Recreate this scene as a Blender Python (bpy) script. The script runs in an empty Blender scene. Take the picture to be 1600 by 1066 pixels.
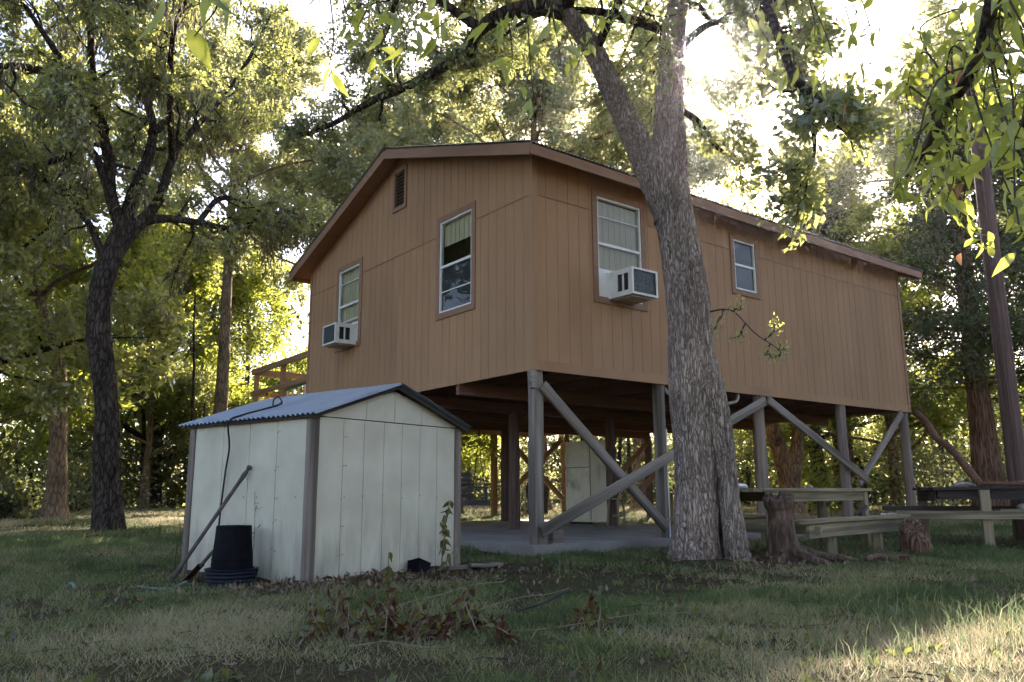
import bpy, math, random
import numpy as np
from mathutils import Vector, Matrix, noise

random.seed(11)
rng = np.random.default_rng(11)
scene = bpy.context.scene
COL = scene.collection

# ------------------------------------------------------------------ camera
CAM = np.array([-6.579, -8.083, 0.766])
yaw, pitch, roll = 0.915236, 0.187339, -0.004616
fwd = np.array([math.cos(yaw) * math.cos(pitch), math.sin(yaw) * math.cos(pitch), math.sin(pitch)])
rt = np.array([math.sin(yaw), -math.cos(yaw), 0.0])
upv = np.cross(rt, fwd)
r2 = rt * math.cos(roll) + upv * math.sin(roll)
u2 = -rt * math.sin(roll) + upv * math.cos(roll)
cam_data = bpy.data.cameras.new("camera")
cam_data.sensor_width = 36.0
cam_data.lens = 28.19
cam_data.clip_start = 0.05
cam_data.clip_end = 5000
cam = bpy.data.objects.new("camera", cam_data)
COL.objects.link(cam)
cam.matrix_world = Matrix(((r2[0], u2[0], -fwd[0], CAM[0]), (r2[1], u2[1], -fwd[1], CAM[1]),
                           (r2[2], u2[2], -fwd[2], CAM[2]), (0, 0, 0, 1)))
scene.camera = cam

# ------------------------------------------------------------------ sky, sun, exposure
SUN_EL, SUN_AZ = math.radians(30.5), math.radians(38.0)      # azimuth counted from +X
SUN = Vector((math.cos(SUN_EL) * math.cos(SUN_AZ), math.cos(SUN_EL) * math.sin(SUN_AZ), math.sin(SUN_EL)))
world = bpy.data.worlds.new("World")
scene.world = world
world.use_nodes = True
wn = world.node_tree
wn.nodes.clear()
sky = wn.nodes.new("ShaderNodeTexSky")
sky.sky_type = 'NISHITA'
sky.sun_disc = False
sky.sun_elevation = SUN_EL
sky.sun_rotation = math.pi / 2 - SUN_AZ
sky.air_density = 1.0
sky.dust_density = 1.6
sky.ozone_density = 1.0
bgn = wn.nodes.new("ShaderNodeBackground")
bgn.inputs["Strength"].default_value = 0.078
wo = wn.nodes.new("ShaderNodeOutputWorld")
wn.links.new(sky.outputs[0], bgn.inputs["Color"])
wn.links.new(bgn.outputs[0], wo.inputs["Surface"])
sun_data = bpy.data.lights.new("sun_light", 'SUN')
sun_data.energy = 5.0
sun_data.angle = math.radians(0.5)
sun_data.color = (1.0, 0.95, 0.86)
sun_lamp = bpy.data.objects.new("sun_light", sun_data)
COL.objects.link(sun_lamp)
sun_lamp.rotation_euler = (-SUN).to_track_quat('-Z', 'Y').to_euler()
scene.view_settings.view_transform = 'Standard'
scene.view_settings.look = 'None'
scene.view_settings.exposure = 2.52
scene.view_settings.gamma = 1.0
scene.view_settings.use_white_balance = True
scene.view_settings.white_balance_temperature = 6800
scene.view_settings.white_balance_tint = 19
scene.view_settings.use_curve_mapping = False
scene.cycles.use_denoising = True
scene.cycles.max_bounces = 5
scene.cycles.diffuse_bounces = 3
scene.cycles.transmission_bounces = 3
scene.cycles.transparent_max_bounces = 8
scene.cycles.use_adaptive_sampling = True
scene.cycles.adaptive_threshold = 0.03
scene.cycles.adaptive_min_samples = 16

# ------------------------------------------------------------------ object helpers
def tag(o, label, cat=None, group=None, kind=None):
    if label: o["label"] = label
    if cat: o["category"] = cat
    if group: o["group"] = group
    if kind: o["kind"] = kind
    return o

def thing(name, label, cat, loc=(0, 0, 0), rotz=0.0, group=None):
    o = bpy.data.objects.new(name, None)
    o.empty_display_size = 0.1
    COL.objects.link(o)
    o.location = loc
    o.rotation_euler = (0, 0, rotz)
    return tag(o, label, cat, group)

def mk_mesh(name, verts, faces, mat=None, smooth=False, attr=None):
    me = bpy.data.meshes.new(name)
    verts = np.asarray(verts, dtype=np.float32)
    if isinstance(faces, np.ndarray):
        n, k = faces.shape
        me.vertices.add(len(verts))
        me.vertices.foreach_set("co", verts.ravel())
        me.loops.add(n * k)
        me.loops.foreach_set("vertex_index", faces.astype(np.int32).ravel())
        me.polygons.add(n)
        me.polygons.foreach_set("loop_start", np.arange(0, n * k, k, dtype=np.int32))
        me.polygons.foreach_set("loop_total", np.full(n, k, dtype=np.int32))
        me.update(calc_edges=True)
    else:
        me.from_pydata([tuple(map(float, v)) for v in verts], [], faces)
        me.update()
    if attr is not None:
        a = me.attributes.new("rnd", 'FLOAT', 'FACE')
        a.data.foreach_set("value", np.asarray(attr, dtype=np.float32))
    if smooth:
        me.polygons.foreach_set("use_smooth", np.ones(len(me.polygons), dtype=bool))
    if mat is not None:
        me.materials.append(mat)
    return me

def put(name, me, parent=None, M=None):
    o = bpy.data.objects.new(name, me)
    COL.objects.link(o)
    if parent is not None:
        o.parent = parent
    if M is not None:
        o.matrix_local = M
    return o

def obj(name, verts, faces, mat, parent=None, M=None, smooth=False, attr=None):
    return put(name, mk_mesh(name, verts, faces, mat, smooth, attr), parent, M)

BOXF = [(0, 3, 2, 1), (4, 5, 6, 7), (0, 1, 5, 4), (1, 2, 6, 5), (2, 3, 7, 6), (3, 0, 4, 7)]
def boxv(x0, x1, y0, y1, z0, z1):
    return [(x0, y0, z0), (x1, y0, z0), (x1, y1, z0), (x0, y1, z0), (x0, y0, z1), (x1, y0, z1), (x1, y1, z1), (x0, y1, z1)]

class MB:
    def __init__(s): s.v, s.f = [], []
    def add(s, v, f):
        b = len(s.v); s.v += [tuple(p) for p in v]; s.f += [tuple(i + b for i in q) for q in f]; return s
    def box(s, x0, x1, y0, y1, z0, z1): return s.add(boxv(x0, x1, y0, y1, z0, z1), BOXF)
    def hexa(s, pts): return s.add(pts, BOXF)
    def build(s, name, mat, parent=None, M=None, smooth=False): return obj(name, s.v, s.f, mat, parent, M, smooth)

def chamfer_sec(w, t, c):
    a, b = w / 2, t / 2
    return [(a - c, b), (-a + c, b), (-a, b - c), (-a, -b + c), (-a + c, -b), (a - c, -b), (a, -b + c), (a, b - c)]

def board_mesh(name, L, w, t, mat, c=0.005, wav=0.0, seed=0, nseg=1):
    sec = chamfer_sec(w, t, min(c, t * .3, w * .3))
    v, f = [], []
    n = len(sec)
    rr = random.Random(seed)
    for i in range(nseg + 1):
        ox, oy = (rr.uniform(-wav, wav), rr.uniform(-wav, wav)) if wav else (0, 0)
        for (a, b) in sec:
            v.append((L * i / nseg, b + oy, a + ox))
    for i in range(nseg):
        for k in range(n):
            v0 = i * n + k; v1 = i * n + (k + 1) % n
            f.append((v0, v1, v1 + n, v0 + n))
    f.append(tuple(range(n - 1, -1, -1)))
    f.append(tuple(nseg * n + k for k in range(n)))
    return mk_mesh(name, v, f, mat)

def frame_M(p0, p1, up=(0, 0, 1)):
    p0, p1 = Vector(p0), Vector(p1)
    x = (p1 - p0).normalized()
    u = Vector(up)
    y = u.cross(x)
    if y.length < 1e-4: y = Vector((0, 1, 0)).cross(x)
    y.normalize()
    z = x.cross(y)
    return Matrix(((x.x, y.x, z.x, p0.x), (x.y, y.y, z.y, p0.y), (x.z, y.z, z.z, p0.z), (0, 0, 0, 1)))

_bseed = [0]
def board(name, parent, p0, p1, w, t, mat, up=(0, 0, 1), c=0.005, wav=0.0, nseg=1):
    """a sawn board from p0 to p1: w is its size along up, t across"""
    _bseed[0] += 1
    L = (Vector(p1) - Vector(p0)).length
    return put(name, board_mesh(name, L, w, t, mat, c, wav, _bseed[0], nseg), parent, frame_M(p0, p1, up))

def smooth_path(pts, n):
    pts = np.asarray(pts, float)
    if len(pts) < 3:
        t = np.linspace(0, 1, n)[:, None]
        return pts[0] * (1 - t) + pts[-1] * t
    P = np.vstack([2 * pts[0] - pts[1], pts, 2 * pts[-1] - pts[-2]])
    out = []
    m = len(pts) - 1
    for s in np.linspace(0, m - 1e-6, n):
        i = int(s); t = s - i
        a, b, c, d = P[i], P[i + 1], P[i + 2], P[i + 3]
        out.append(0.5 * ((2 * b) + (c - a) * t + (2 * a - 5 * b + 4 * c - d) * t * t + (-a + 3 * b - 3 * c + d) * t ** 3))
    return np.array(out)

def tube_arrays(path, radii, sides):
    """verts (n*sides,3), quads; ends closed by a collapsed ring of radius given"""
    path = np.asarray(path, float); n = len(path)
    tang = np.gradient(path, axis=0)
    tang /= np.linalg.norm(tang, axis=1)[:, None] + 1e-9
    ref = np.array([0.31, 0.17, 0.93]) if abs(tang[0] @ np.array([0.31, 0.17, 0.93])) < 0.9 else np.array([1.0, 0.1, 0])
    a = np.cross(tang, ref); a /= np.linalg.norm(a, axis=1)[:, None] + 1e-9
    b = np.cross(tang, a)
    th = np.arange(sides) * 2 * np.pi / sides
    ring = np.cos(th)[None, :, None] * a[:, None, :] + np.sin(th)[None, :, None] * b[:, None, :]
    v = path[:, None, :] + ring * np.asarray(radii, float)[:, None, None]
    i = np.arange(n - 1)[:, None] * sides; k = np.arange(sides)[None, :]; k2 = (k + 1) % sides
    q = np.stack([i + k, i + k2, i + sides + k2, i + sides + k], axis=-1).reshape(-1, 4)
    return v.reshape(-1, 3), q

def tubes(tl, sides_of=lambda r: 6):
    V, Q, o = [], [], 0
    for path, radii in tl:
        v, q = tube_arrays(path, radii, sides_of(radii[0]))
        V.append(v); Q.append(q + o); o += len(v)
    return np.vstack(V), np.vstack(Q)

def hose(name, pts, r, mat, parent=None, sides=8, n=40):
    p = smooth_path(pts, n)
    v, q = tube_arrays(p, np.full(n, r), sides)
    return obj(name, v, q, mat, parent, smooth=True)

def lathe(prof, segs=28):
    v, f = [], []
    for (r, z) in prof:
        for k in range(segs):
            a = 2 * math.pi * k / segs
            v.append((r * math.cos(a), r * math.sin(a), z))
    for i in range(len(prof) - 1):
        for k in range(segs):
            f.append((i * segs + k, i * segs + (k + 1) % segs, (i + 1) * segs + (k + 1) % segs, (i + 1) * segs + k))
    f.append(tuple(range(segs - 1, -1, -1)))
    f.append(tuple((len(prof) - 1) * segs + k for k in range(segs)))
    return v, f

# ------------------------------------------------------------------ materials
def new_mat(name):
    m = bpy.data.materials.new(name); m.use_nodes = True
    nt = m.node_tree; nt.nodes.clear()
    return m, nt, nt.nodes, nt.links

def ramp(ns, stops):
    r = ns.new("ShaderNodeValToRGB")
    e = r.color_ramp.elements
    e[0].position, e[0].color = stops[0][0], (*stops[0][1], 1)
    e[1].position, e[1].color = stops[-1][0], (*stops[-1][1], 1)
    for p, c in stops[1:-1]:
        x = e.new(p); x.color = (*c, 1)
    return r

def mat_noise(name, stops, scale=4.0, stretch=(1, 1, 1), detail=6, rough=0.8, bump=0.3, bdist=0.01, coords="Object",
              spec=0.3, fine=0.0, objvar=0.0, metallic=0.0, bscale=None, stain=None):
    m, nt, ns, L = new_mat(name)
    out = ns.new("ShaderNodeOutputMaterial"); b = ns.new("ShaderNodeBsdfPrincipled")
    L.new(b.outputs[0], out.inputs[0])
    tc = ns.new("ShaderNodeTexCoord"); mp = ns.new("ShaderNodeMapping")
    mp.inputs["Scale"].default_value = stretch
    L.new(tc.outputs[coords], mp.inputs[0])
    vec = mp.outputs[0]
    oi = ns.new("ShaderNodeObjectInfo")
    if objvar:
        add = ns.new("ShaderNodeVectorMath"); add.operation = 'ADD'
        mul = ns.new("ShaderNodeMath"); mul.operation = 'MULTIPLY'; mul.inputs[1].default_value = 57.0
        L.new(oi.outputs["Random"], mul.inputs[0]); L.new(mul.outputs[0], add.inputs[1]); L.new(vec, add.inputs[0])
        vec = add.outputs[0]
    nz = ns.new("ShaderNodeTexNoise"); nz.inputs["Scale"].default_value = scale
    nz.inputs["Detail"].default_value = detail; nz.inputs["Roughness"].default_value = 0.65
    L.new(vec, nz.inputs["Vector"])
    r = ramp(ns, stops); L.new(nz.outputs[0], r.inputs[0])
    colr = r.outputs[0]
    if stain:
        col, sc, lo, hi, amt = stain
        n2 = ns.new("ShaderNodeTexNoise"); n2.inputs["Scale"].default_value = sc; n2.inputs["Detail"].default_value = 8
        L.new(vec, n2.inputs["Vector"])
        mr = ns.new("ShaderNodeMapRange"); mr.inputs[1].default_value = lo; mr.inputs[2].default_value = hi; mr.inputs[4].default_value = amt
        L.new(n2.outputs[0], mr.inputs[0])
        mx = ns.new("ShaderNodeMixRGB"); L.new(mr.outputs[0], mx.inputs[0]); L.new(colr, mx.inputs[1]); mx.inputs[2].default_value = (*col, 1)
        colr = mx.outputs[0]
    if objvar:
        hs = ns.new("ShaderNodeHueSaturation")
        mr2 = ns.new("ShaderNodeMapRange"); mr2.inputs[3].default_value = 1 - objvar; mr2.inputs[4].default_value = 1 + objvar
        L.new(oi.outputs["Random"], mr2.inputs[0]); L.new(mr2.outputs[0], hs.inputs["Value"]); L.new(colr, hs.inputs["Color"])
        colr = hs.outputs[0]
    L.new(colr, b.inputs["Base Color"])
    b.inputs["Roughness"].default_value = rough
    b.inputs["Specular IOR Level"].default_value = spec
    b.inputs["Metallic"].default_value = metallic
    if bump:
        n3 = nz
        if bscale:
            n3 = ns.new("ShaderNodeTexNoise"); n3.inputs["Scale"].default_value = bscale; n3.inputs["Detail"].default_value = 8
            L.new(vec, n3.inputs["Vector"])
        bp = ns.new("ShaderNodeBump"); bp.inputs["Strength"].default_value = bump; bp.inputs["Distance"].default_value = bdist
        L.new(n3.outputs[0], bp.inputs["Height"]); L.new(bp.outputs[0], b.inputs["Normal"])
    return m

def mat_leaf(name, dark, light, trans, tmix=0.45, gloss=0.05, rough=0.45, dry=None, dryfrac=0.0):
    """thin leaf: diffuse + translucent + faint gloss, each leaf its own tint"""
    m, nt, ns, L = new_mat(name)
    out = ns.new("ShaderNodeOutputMaterial")
    at = ns.new("ShaderNodeAttribute"); at.attribute_name = "rnd"
    stops = [(0.0, dark), (1.0 - dryfrac if dry else 1.0, light)]
    r = ramp(ns, stops)
    if dry:
        e = r.color_ramp.elements.new(min(0.999, 1.0 - dryfrac + 0.004)); e.color = (*dry, 1)
    L.new(at.outputs["Fac"], r.inputs[0])
    rt_ = ramp(ns, [(0.0, tuple(c * 0.75 for c in trans)), (1.0 - dryfrac if dry else 1.0, trans)])
    if dry:
        e = rt_.color_ramp.elements.new(min(0.999, 1.0 - dryfrac + 0.004)); e.color = (*[c * 1.6 for c in dry], 1)
    L.new(at.outputs["Fac"], rt_.inputs[0])
    d = ns.new("ShaderNodeBsdfDiffuse"); L.new(r.outputs[0], d.inputs[0])
    t = ns.new("ShaderNodeBsdfTranslucent"); L.new(rt_.outputs[0], t.inputs[0])
    mx = ns.new("ShaderNodeMixShader"); mx.inputs[0].default_value = tmix
    L.new(d.outputs[0], mx.inputs[1]); L.new(t.outputs[0], mx.inputs[2])
    g = ns.new("ShaderNodeBsdfGlossy"); g.inputs["Roughness"].default_value = rough; g.inputs[0].default_value = (0.9, 0.95, 1, 1)
    m2 = ns.new("ShaderNodeMixShader"); m2.inputs[0].default_value = gloss
    L.new(mx.outputs[0], m2.inputs[1]); L.new(g.outputs[0], m2.inputs[2])
    L.new(m2.outputs[0], out.inputs[0])
    return m

def mat_bark(name, dark, mid, light, freq=9.0, vstretch=0.16, bump=0.9):
    m, nt, ns, L = new_mat(name)
    out = ns.new("ShaderNodeOutputMaterial"); b = ns.new("ShaderNodeBsdfPrincipled"); L.new(b.outputs[0], out.inputs[0])
    tc = ns.new("ShaderNodeTexCoord"); mp = ns.new("ShaderNodeMapping"); mp.inputs["Scale"].default_value = (1, 1, vstretch)
    L.new(tc.outputs["Object"], mp.inputs[0])
    n1 = ns.new("ShaderNodeTexNoise"); n1.inputs["Scale"].default_value = freq; n1.inputs["Detail"].default_value = 7; n1.inputs["Distortion"].default_value = 0.6
    L.new(mp.outputs[0], n1.inputs["Vector"])
    vo = ns.new("ShaderNodeTexVoronoi"); vo.feature = 'DISTANCE_TO_EDGE'; vo.inputs["Scale"].default_value = freq * 2.2
    ad = ns.new("ShaderNodeMixRGB"); ad.inputs[0].default_value = 0.12
    L.new(mp.outputs[0], ad.inputs[1]); L.new(n1.outputs["Color"], ad.inputs[2]); L.new(ad.outputs[0], vo.inputs["Vector"])
    mr = ns.new("ShaderNodeMapRange"); mr.inputs[1].default_value = 0.0; mr.inputs[2].default_value = 0.22
    L.new(vo.outputs["Distance"], mr.inputs[0])
    mu = ns.new("ShaderNodeMath"); mu.operation = 'MULTIPLY_ADD'; mu.inputs[1].default_value = 0.55
    L.new(mr.outputs[0], mu.inputs[0])
    m5 = ns.new("ShaderNodeMath"); m5.operation = 'MULTIPLY'; m5.inputs[1].default_value = 0.6; L.new(n1.outputs[0], m5.inputs[0])
    L.new(m5.outputs[0], mu.inputs[2])
    r = ramp(ns, [(0.22, dark), (0.5, mid), (0.85, light)])
    L.new(mu.outputs[0], r.inputs[0])
    n2 = ns.new("ShaderNodeTexNoise"); n2.inputs["Scale"].default_value = 1.3; n2.inputs["Detail"].default_value = 5; L.new(tc.outputs["Object"], n2.inputs["Vector"])
    hs = ns.new("ShaderNodeHueSaturation"); mr2 = ns.new("ShaderNodeMapRange"); mr2.inputs[1].default_value = 0.3; mr2.inputs[2].default_value = 0.7
    mr2.inputs[3].default_value = 0.65; mr2.inputs[4].default_value = 1.35
    L.new(n2.outputs[0], mr2.inputs[0]); L.new(mr2.outputs[0], hs.inputs["Value"]); L.new(r.outputs[0], hs.inputs["Color"])
    L.new(hs.outputs[0], b.inputs["Base Color"]); b.inputs["Roughness"].default_value = 0.95; b.inputs["Specular IOR Level"].default_value = 0.15
    bp = ns.new("ShaderNodeBump"); bp.inputs["Strength"].default_value = bump; bp.inputs["Distance"].default_value = 0.03
    L.new(mu.outputs[0], bp.inputs["Height"]); L.new(bp.outputs[0], b.inputs["Normal"])
    return m

M = {}
M['siding'] = mat_noise("painted_siding", [(0.3, (0.335, 0.188, 0.098)), (0.7, (0.385, 0.222, 0.119))], 3.0, (1, 1, 0.35), rough=0.72, bump=0.25, bdist=0.004, bscale=70, objvar=0.05, spec=0.25, stain=((0.23, 0.128, 0.07), 1.2, 0.50, 0.78, 0.6))
M['trim'] = mat_noise("brown_trim", [(0.3, (0.23, 0.125, 0.075)), (0.7, (0.30, 0.17, 0.105))], 5.0, (0.4, 3, 3), rough=0.7, bump=0.25, bdist=0.003, bscale=40, objvar=0.06)
M['white_paint'] = mat_noise("white_paint", [(0.3, (0.62, 0.62, 0.58)), (0.7, (0.78, 0.78, 0.75))], 6.0, rough=0.45, bump=0.05, objvar=0.03, spec=0.4)
M['ac_white'] = mat_noise("ac_case_paint", [(0.3, (0.58, 0.57, 0.52)), (0.7, (0.74, 0.73, 0.68))], 5.0, rough=0.4, bump=0.05, spec=0.45, stain=((0.30, 0.25, 0.19), 4, 0.56, 0.8, 0.6))
M['dark_slot'] = mat_noise("dark_slot", [(0.3, (0.01, 0.01, 0.012)), (0.7, (0.03, 0.03, 0.032))], 20.0, rough=0.8, bump=0.1)
M['coil'] = mat_noise("condenser_coil", [(0.3, (0.05, 0.06, 0.065)), (0.7, (0.13, 0.14, 0.145))], 14.0, (1, 1, 3), rough=0.5, bump=0.4, metallic=0.3)
M['blind'] = mat_noise("cream_blind", [(0.3, (0.55, 0.49, 0.34)), (0.7, (0.66, 0.60, 0.44))], 4.0, (1, 1, 0.3), rough=0.85, bump=0.1)
M['interior'] = mat_noise("dark_room", [(0.3, (0.02, 0.02, 0.02)), (0.7, (0.05, 0.045, 0.04))], 2.0, rough=0.9, bump=0)
M['screen'] = mat_noise("insect_screen", [(0.3, (0.035, 0.037, 0.04)), (0.7, (0.06, 0.062, 0.066))], 60.0, rough=0.6, bump=0.2, bdist=0.002)
M['roof_metal'] = mat_noise("roof_metal", [(0.3, (0.18, 0.16, 0.15)), (0.7, (0.32, 0.30, 0.28))], 3.0, (1, 0.4, 1), rough=0.5, bump=0.05, metallic=0.6, objvar=0.06)
M['shed_roof'] = mat_noise("galvanised_sheet", [(0.3, (0.19, 0.25, 0.31)), (0.7, (0.31, 0.37, 0.43))], 2.2, (1, 0.5, 1), rough=0.45, bump=0.06, metallic=0.5, objvar=0.06, stain=((0.11, 0.10, 0.09), 2.2, 0.55, 0.75, 0.6))
M['soffit'] = mat_noise("soffit_board", [(0.3, (0.33, 0.175, 0.10)), (0.7, (0.40, 0.22, 0.13))], 3.0, (0.3, 2, 2), rough=0.8, bump=0.15, bdist=0.003)
M['joist'] = mat_noise("old_joist_wood", [(0.3, (0.13, 0.062, 0.04)), (0.7, (0.28, 0.15, 0.095))], 6.0, (0.15, 3, 3), rough=0.85, bump=0.4, bdist=0.004, objvar=0.2)
M['grey_wood'] = mat_noise("weathered_grey_wood", [(0.28, (0.13, 0.106, 0.084)), (0.5, (0.25, 0.205, 0.168)), (0.75, (0.37, 0.315, 0.265))], 5.0, (0.12, 3.2, 3.2), rough=0.9, bump=0.6, bdist=0.006, objvar=0.15, stain=((0.055, 0.045, 0.033), 2.4, 0.44, 0.62, 0.8))
M['warm_wood'] = mat_noise("warm_treated_wood", [(0.28, (0.16, 0.085, 0.04)), (0.72, (0.36, 0.215, 0.115))], 5.0, (0.12, 3.2, 3.2), rough=0.85, bump=0.5, bdist=0.005, objvar=0.15)
M['table_wood'] = mat_noise("mossy_table_wood", [(0.28, (0.13, 0.10, 0.06)), (0.5, (0.26, 0.21, 0.13)), (0.75, (0.40, 0.335, 0.22))], 5.0, (0.12, 3.2, 3.2), rough=0.92, bump=0.6, bdist=0.006, objvar=0.16, stain=((0.05, 0.042, 0.03), 3.5, 0.5, 0.7, 0.8))
M['char_wood'] = mat_noise("dark_board", [(0.3, (0.02, 0.017, 0.016)), (0.7, (0.085, 0.065, 0.06))], 5.0, (0.15, 3, 3), rough=0.9, bump=0.6, bdist=0.006, objvar=0.2)
M['red_wood'] = mat_noise("red_cedar_log", [(0.3, (0.07, 0.03, 0.018)), (0.7, (0.20, 0.095, 0.052))], 7.0, (0.2, 3, 3), rough=0.9, bump=0.8, bdist=0.015)
M['concrete'] = mat_noise("concrete", [(0.3, (0.20, 0.175, 0.155)), (0.7, (0.31, 0.28, 0.25))], 1.5, rough=0.9, bump=0.25, bdist=0.005, bscale=45, coords="Object", stain=((0.15, 0.125, 0.105), 0.9, 0.5, 0.75, 0.7))
M['fridge'] = mat_noise("fridge_enamel", [(0.3, (0.62, 0.57, 0.43)), (0.7, (0.74, 0.69, 0.55))], 3.0, rough=0.4, bump=0.03, spec=0.4, stain=((0.20, 0.17, 0.11), 2.2, 0.55, 0.75, 0.7))
M['rubber'] = mat_noise("black_rubber", [(0.3, (0.012, 0.012, 0.012)), (0.7, (0.03, 0.03, 0.03))], 8.0, rough=0.6, bump=0.05)
M['black_plastic'] = mat_noise("black_plastic", [(0.3, (0.004, 0.004, 0.006)), (0.7, (0.010, 0.010, 0.014))], 6.0, rough=0.65, bump=0.06, bdist=0.004, spec=0.06, stain=((0.025, 0.022, 0.02), 5, 0.6, 0.85, 0.4))
M['blue_plastic'] = mat_noise("navy_plastic", [(0.3, (0.006, 0.008, 0.018)), (0.7, (0.014, 0.018, 0.036))], 6.0, rough=0.45, bump=0.05, spec=0.25)
M['rust'] = mat_noise("rusty_steel", [(0.3, (0.055, 0.025, 0.018)), (0.7, (0.13, 0.06, 0.04))], 9.0, rough=0.85, bump=0.4, bdist=0.003)
M['handle_wood'] = mat_noise("dark_handle", [(0.3, (0.05, 0.04, 0.035)), (0.7, (0.13, 0.11, 0.10))], 7.0, (0.2, 3, 3), rough=0.8, bump=0.3, bdist=0.003)
M['hose'] = mat_noise("faded_green_hose", [(0.3, (0.09, 0.13, 0.11)), (0.7, (0.19, 0.24, 0.21))], 9.0, rough=0.6, bump=0.1)
M['white_pvc'] = mat_noise("white_pvc", [(0.3, (0.62, 0.62, 0.60)), (0.7, (0.75, 0.75, 0.73))], 6.0, rough=0.4, bump=0.03)
M['pole'] = mat_noise("creosote_pole", [(0.3, (0.06, 0.036, 0.03)), (0.7, (0.17, 0.105, 0.09))], 6.0, (3, 3, 0.12), rough=0.9, bump=0.6, bdist=0.008)
M['post_round'] = mat_noise("round_post_wood", [(0.28, (0.13, 0.092, 0.075)), (0.72, (0.34, 0.26, 0.215))], 5.0, (3.2, 3.2, 0.12), rough=0.9, bump=0.6, bdist=0.006, objvar=0.1)
M['yellow'] = mat_noise("yellow_plastic", [(0.3, (0.65, 0.35, 0.02)), (0.7, (0.75, 0.42, 0.03))], 5.0, rough=0.5, bump=0.02)
M['alu'] = mat_noise("aluminium", [(0.3, (0.5, 0.5, 0.5)), (0.7, (0.65, 0.65, 0.65))], 5.0, rough=0.35, bump=0.02, metallic=0.9)
M['green_paint'] = mat_noise("green_fibreglass", [(0.3, (0.015, 0.06, 0.035)), (0.7, (0.03, 0.09, 0.055))], 5.0, rough=0.5, bump=0.02)
M['wire'] = mat_noise("galvanised_wire", [(0.3, (0.30, 0.27, 0.24)), (0.7, (0.45, 0.42, 0.38))], 9.0, rough=0.5, bump=0, metallic=0.6)
M['grey_bench'] = mat_noise("grey_bench_slat", [(0.3, (0.07, 0.07, 0.075)), (0.7, (0.16, 0.16, 0.17))], 5.0, (0.15, 3, 3), rough=0.85, bump=0.4, bdist=0.004, objvar=0.15)
M['debris'] = mat_noise("pale_debris", [(0.3, (0.18, 0.16, 0.15)), (0.7, (0.42, 0.38, 0.36))], 14.0, rough=0.9, bump=0.6, bdist=0.01)
M['stump'] = mat_noise("bare_stump_wood", [(0.3, (0.022, 0.014, 0.010)), (0.5, (0.10, 0.062, 0.042)), (0.72, (0.25, 0.165, 0.118))], 7.0, (3, 3, 0.35), rough=0.95, bump=0.9, bdist=0.02)
M['bark_big'] = mat_bark("grey_bark", (0.09, 0.063, 0.048), (0.255, 0.19, 0.152), (0.39, 0.31, 0.255), 17.0, 0.2)
M['bark_dark'] = mat_bark("dark_oak_bark", (0.012, 0.009, 0.007), (0.040, 0.029, 0.022), (0.085, 0.066, 0.052), 7.0, 0.3)
M['bark_tan'] = mat_bark("tan_bark", (0.07, 0.045, 0.03), (0.19, 0.125, 0.08), (0.30, 0.21, 0.14), 7.0, 0.2)
M['bark_cedar'] = mat_bark("red_cedar_bark", (0.05, 0.025, 0.016), (0.13, 0.07, 0.045), (0.22, 0.135, 0.09), 10.0, 0.07)
M['twig'] = mat_noise("twig", [(0.3, (0.035, 0.026, 0.02)), (0.7, (0.09, 0.07, 0.055))], 8.0, rough=0.95, bump=0.3)
M['leaf_oak'] = mat_leaf("oak_leaf", (0.05, 0.07, 0.025), (0.20, 0.215, 0.08), (0.60, 0.62, 0.16), 0.52, 0.09, 0.38)
M['leaf_big'] = mat_leaf("live_oak_leaf", (0.035, 0.05, 0.02), (0.13, 0.145, 0.055), (0.50, 0.52, 0.15), 0.5, 0.09, 0.38)
M['leaf_bright'] = mat_leaf("bright_leaf", (0.06, 0.10, 0.018), (0.12, 0.17, 0.03), (0.62, 0.66, 0.10), 0.55, 0.05, 0.4)
M['leaf_pale'] = mat_leaf("pale_leaf", (0.06, 0.08, 0.03), (0.13, 0.15, 0.06), (0.62, 0.62, 0.25), 0.52, 0.08, 0.45)
M['leaf_over'] = mat_leaf("broad_leaf", (0.05, 0.10, 0.025), (0.14, 0.19, 0.045), (0.66, 0.70, 0.10), 0.58, 0.06, 0.4, dry=(0.22, 0.10, 0.04), dryfrac=0.02)
M['leaf_cedar'] = mat_leaf("cedar_spray", (0.015, 0.035, 0.014), (0.05, 0.08, 0.03), (0.26, 0.30, 0.08), 0.4, 0.03, 0.6)
M['leaf_under'] = mat_leaf("understory_leaf", (0.014, 0.024, 0.010), (0.075, 0.09, 0.034), (0.32, 0.35, 0.08), 0.4, 0.06, 0.45)
M['moss'] = mat_leaf("hanging_moss", (0.14, 0.13, 0.10), (0.24, 0.22, 0.17), (0.30, 0.27, 0.20), 0.35, 0.0)
M['leaf_wilt'] = mat_leaf("wilted_leaf", (0.07, 0.08, 0.015), (0.15, 0.13, 0.03), (0.26, 0.24, 0.04), 0.4, 0.04)
M['leaf_dead'] = mat_leaf("dead_leaf", (0.045, 0.016, 0.009), (0.12, 0.048, 0.022), (0.12, 0.045, 0.018), 0.3, 0.02)
M['litter'] = mat_leaf("leaf_litter", (0.06, 0.035, 0.02), (0.24, 0.16, 0.10), (0.16, 0.10, 0.05), 0.15, 0.03)
M['straw'] = mat_noise("straw_stem", [(0.3, (0.15, 0.115, 0.075)), (0.7, (0.29, 0.24, 0.17))], 8.0, rough=0.9, bump=0.1)
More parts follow.
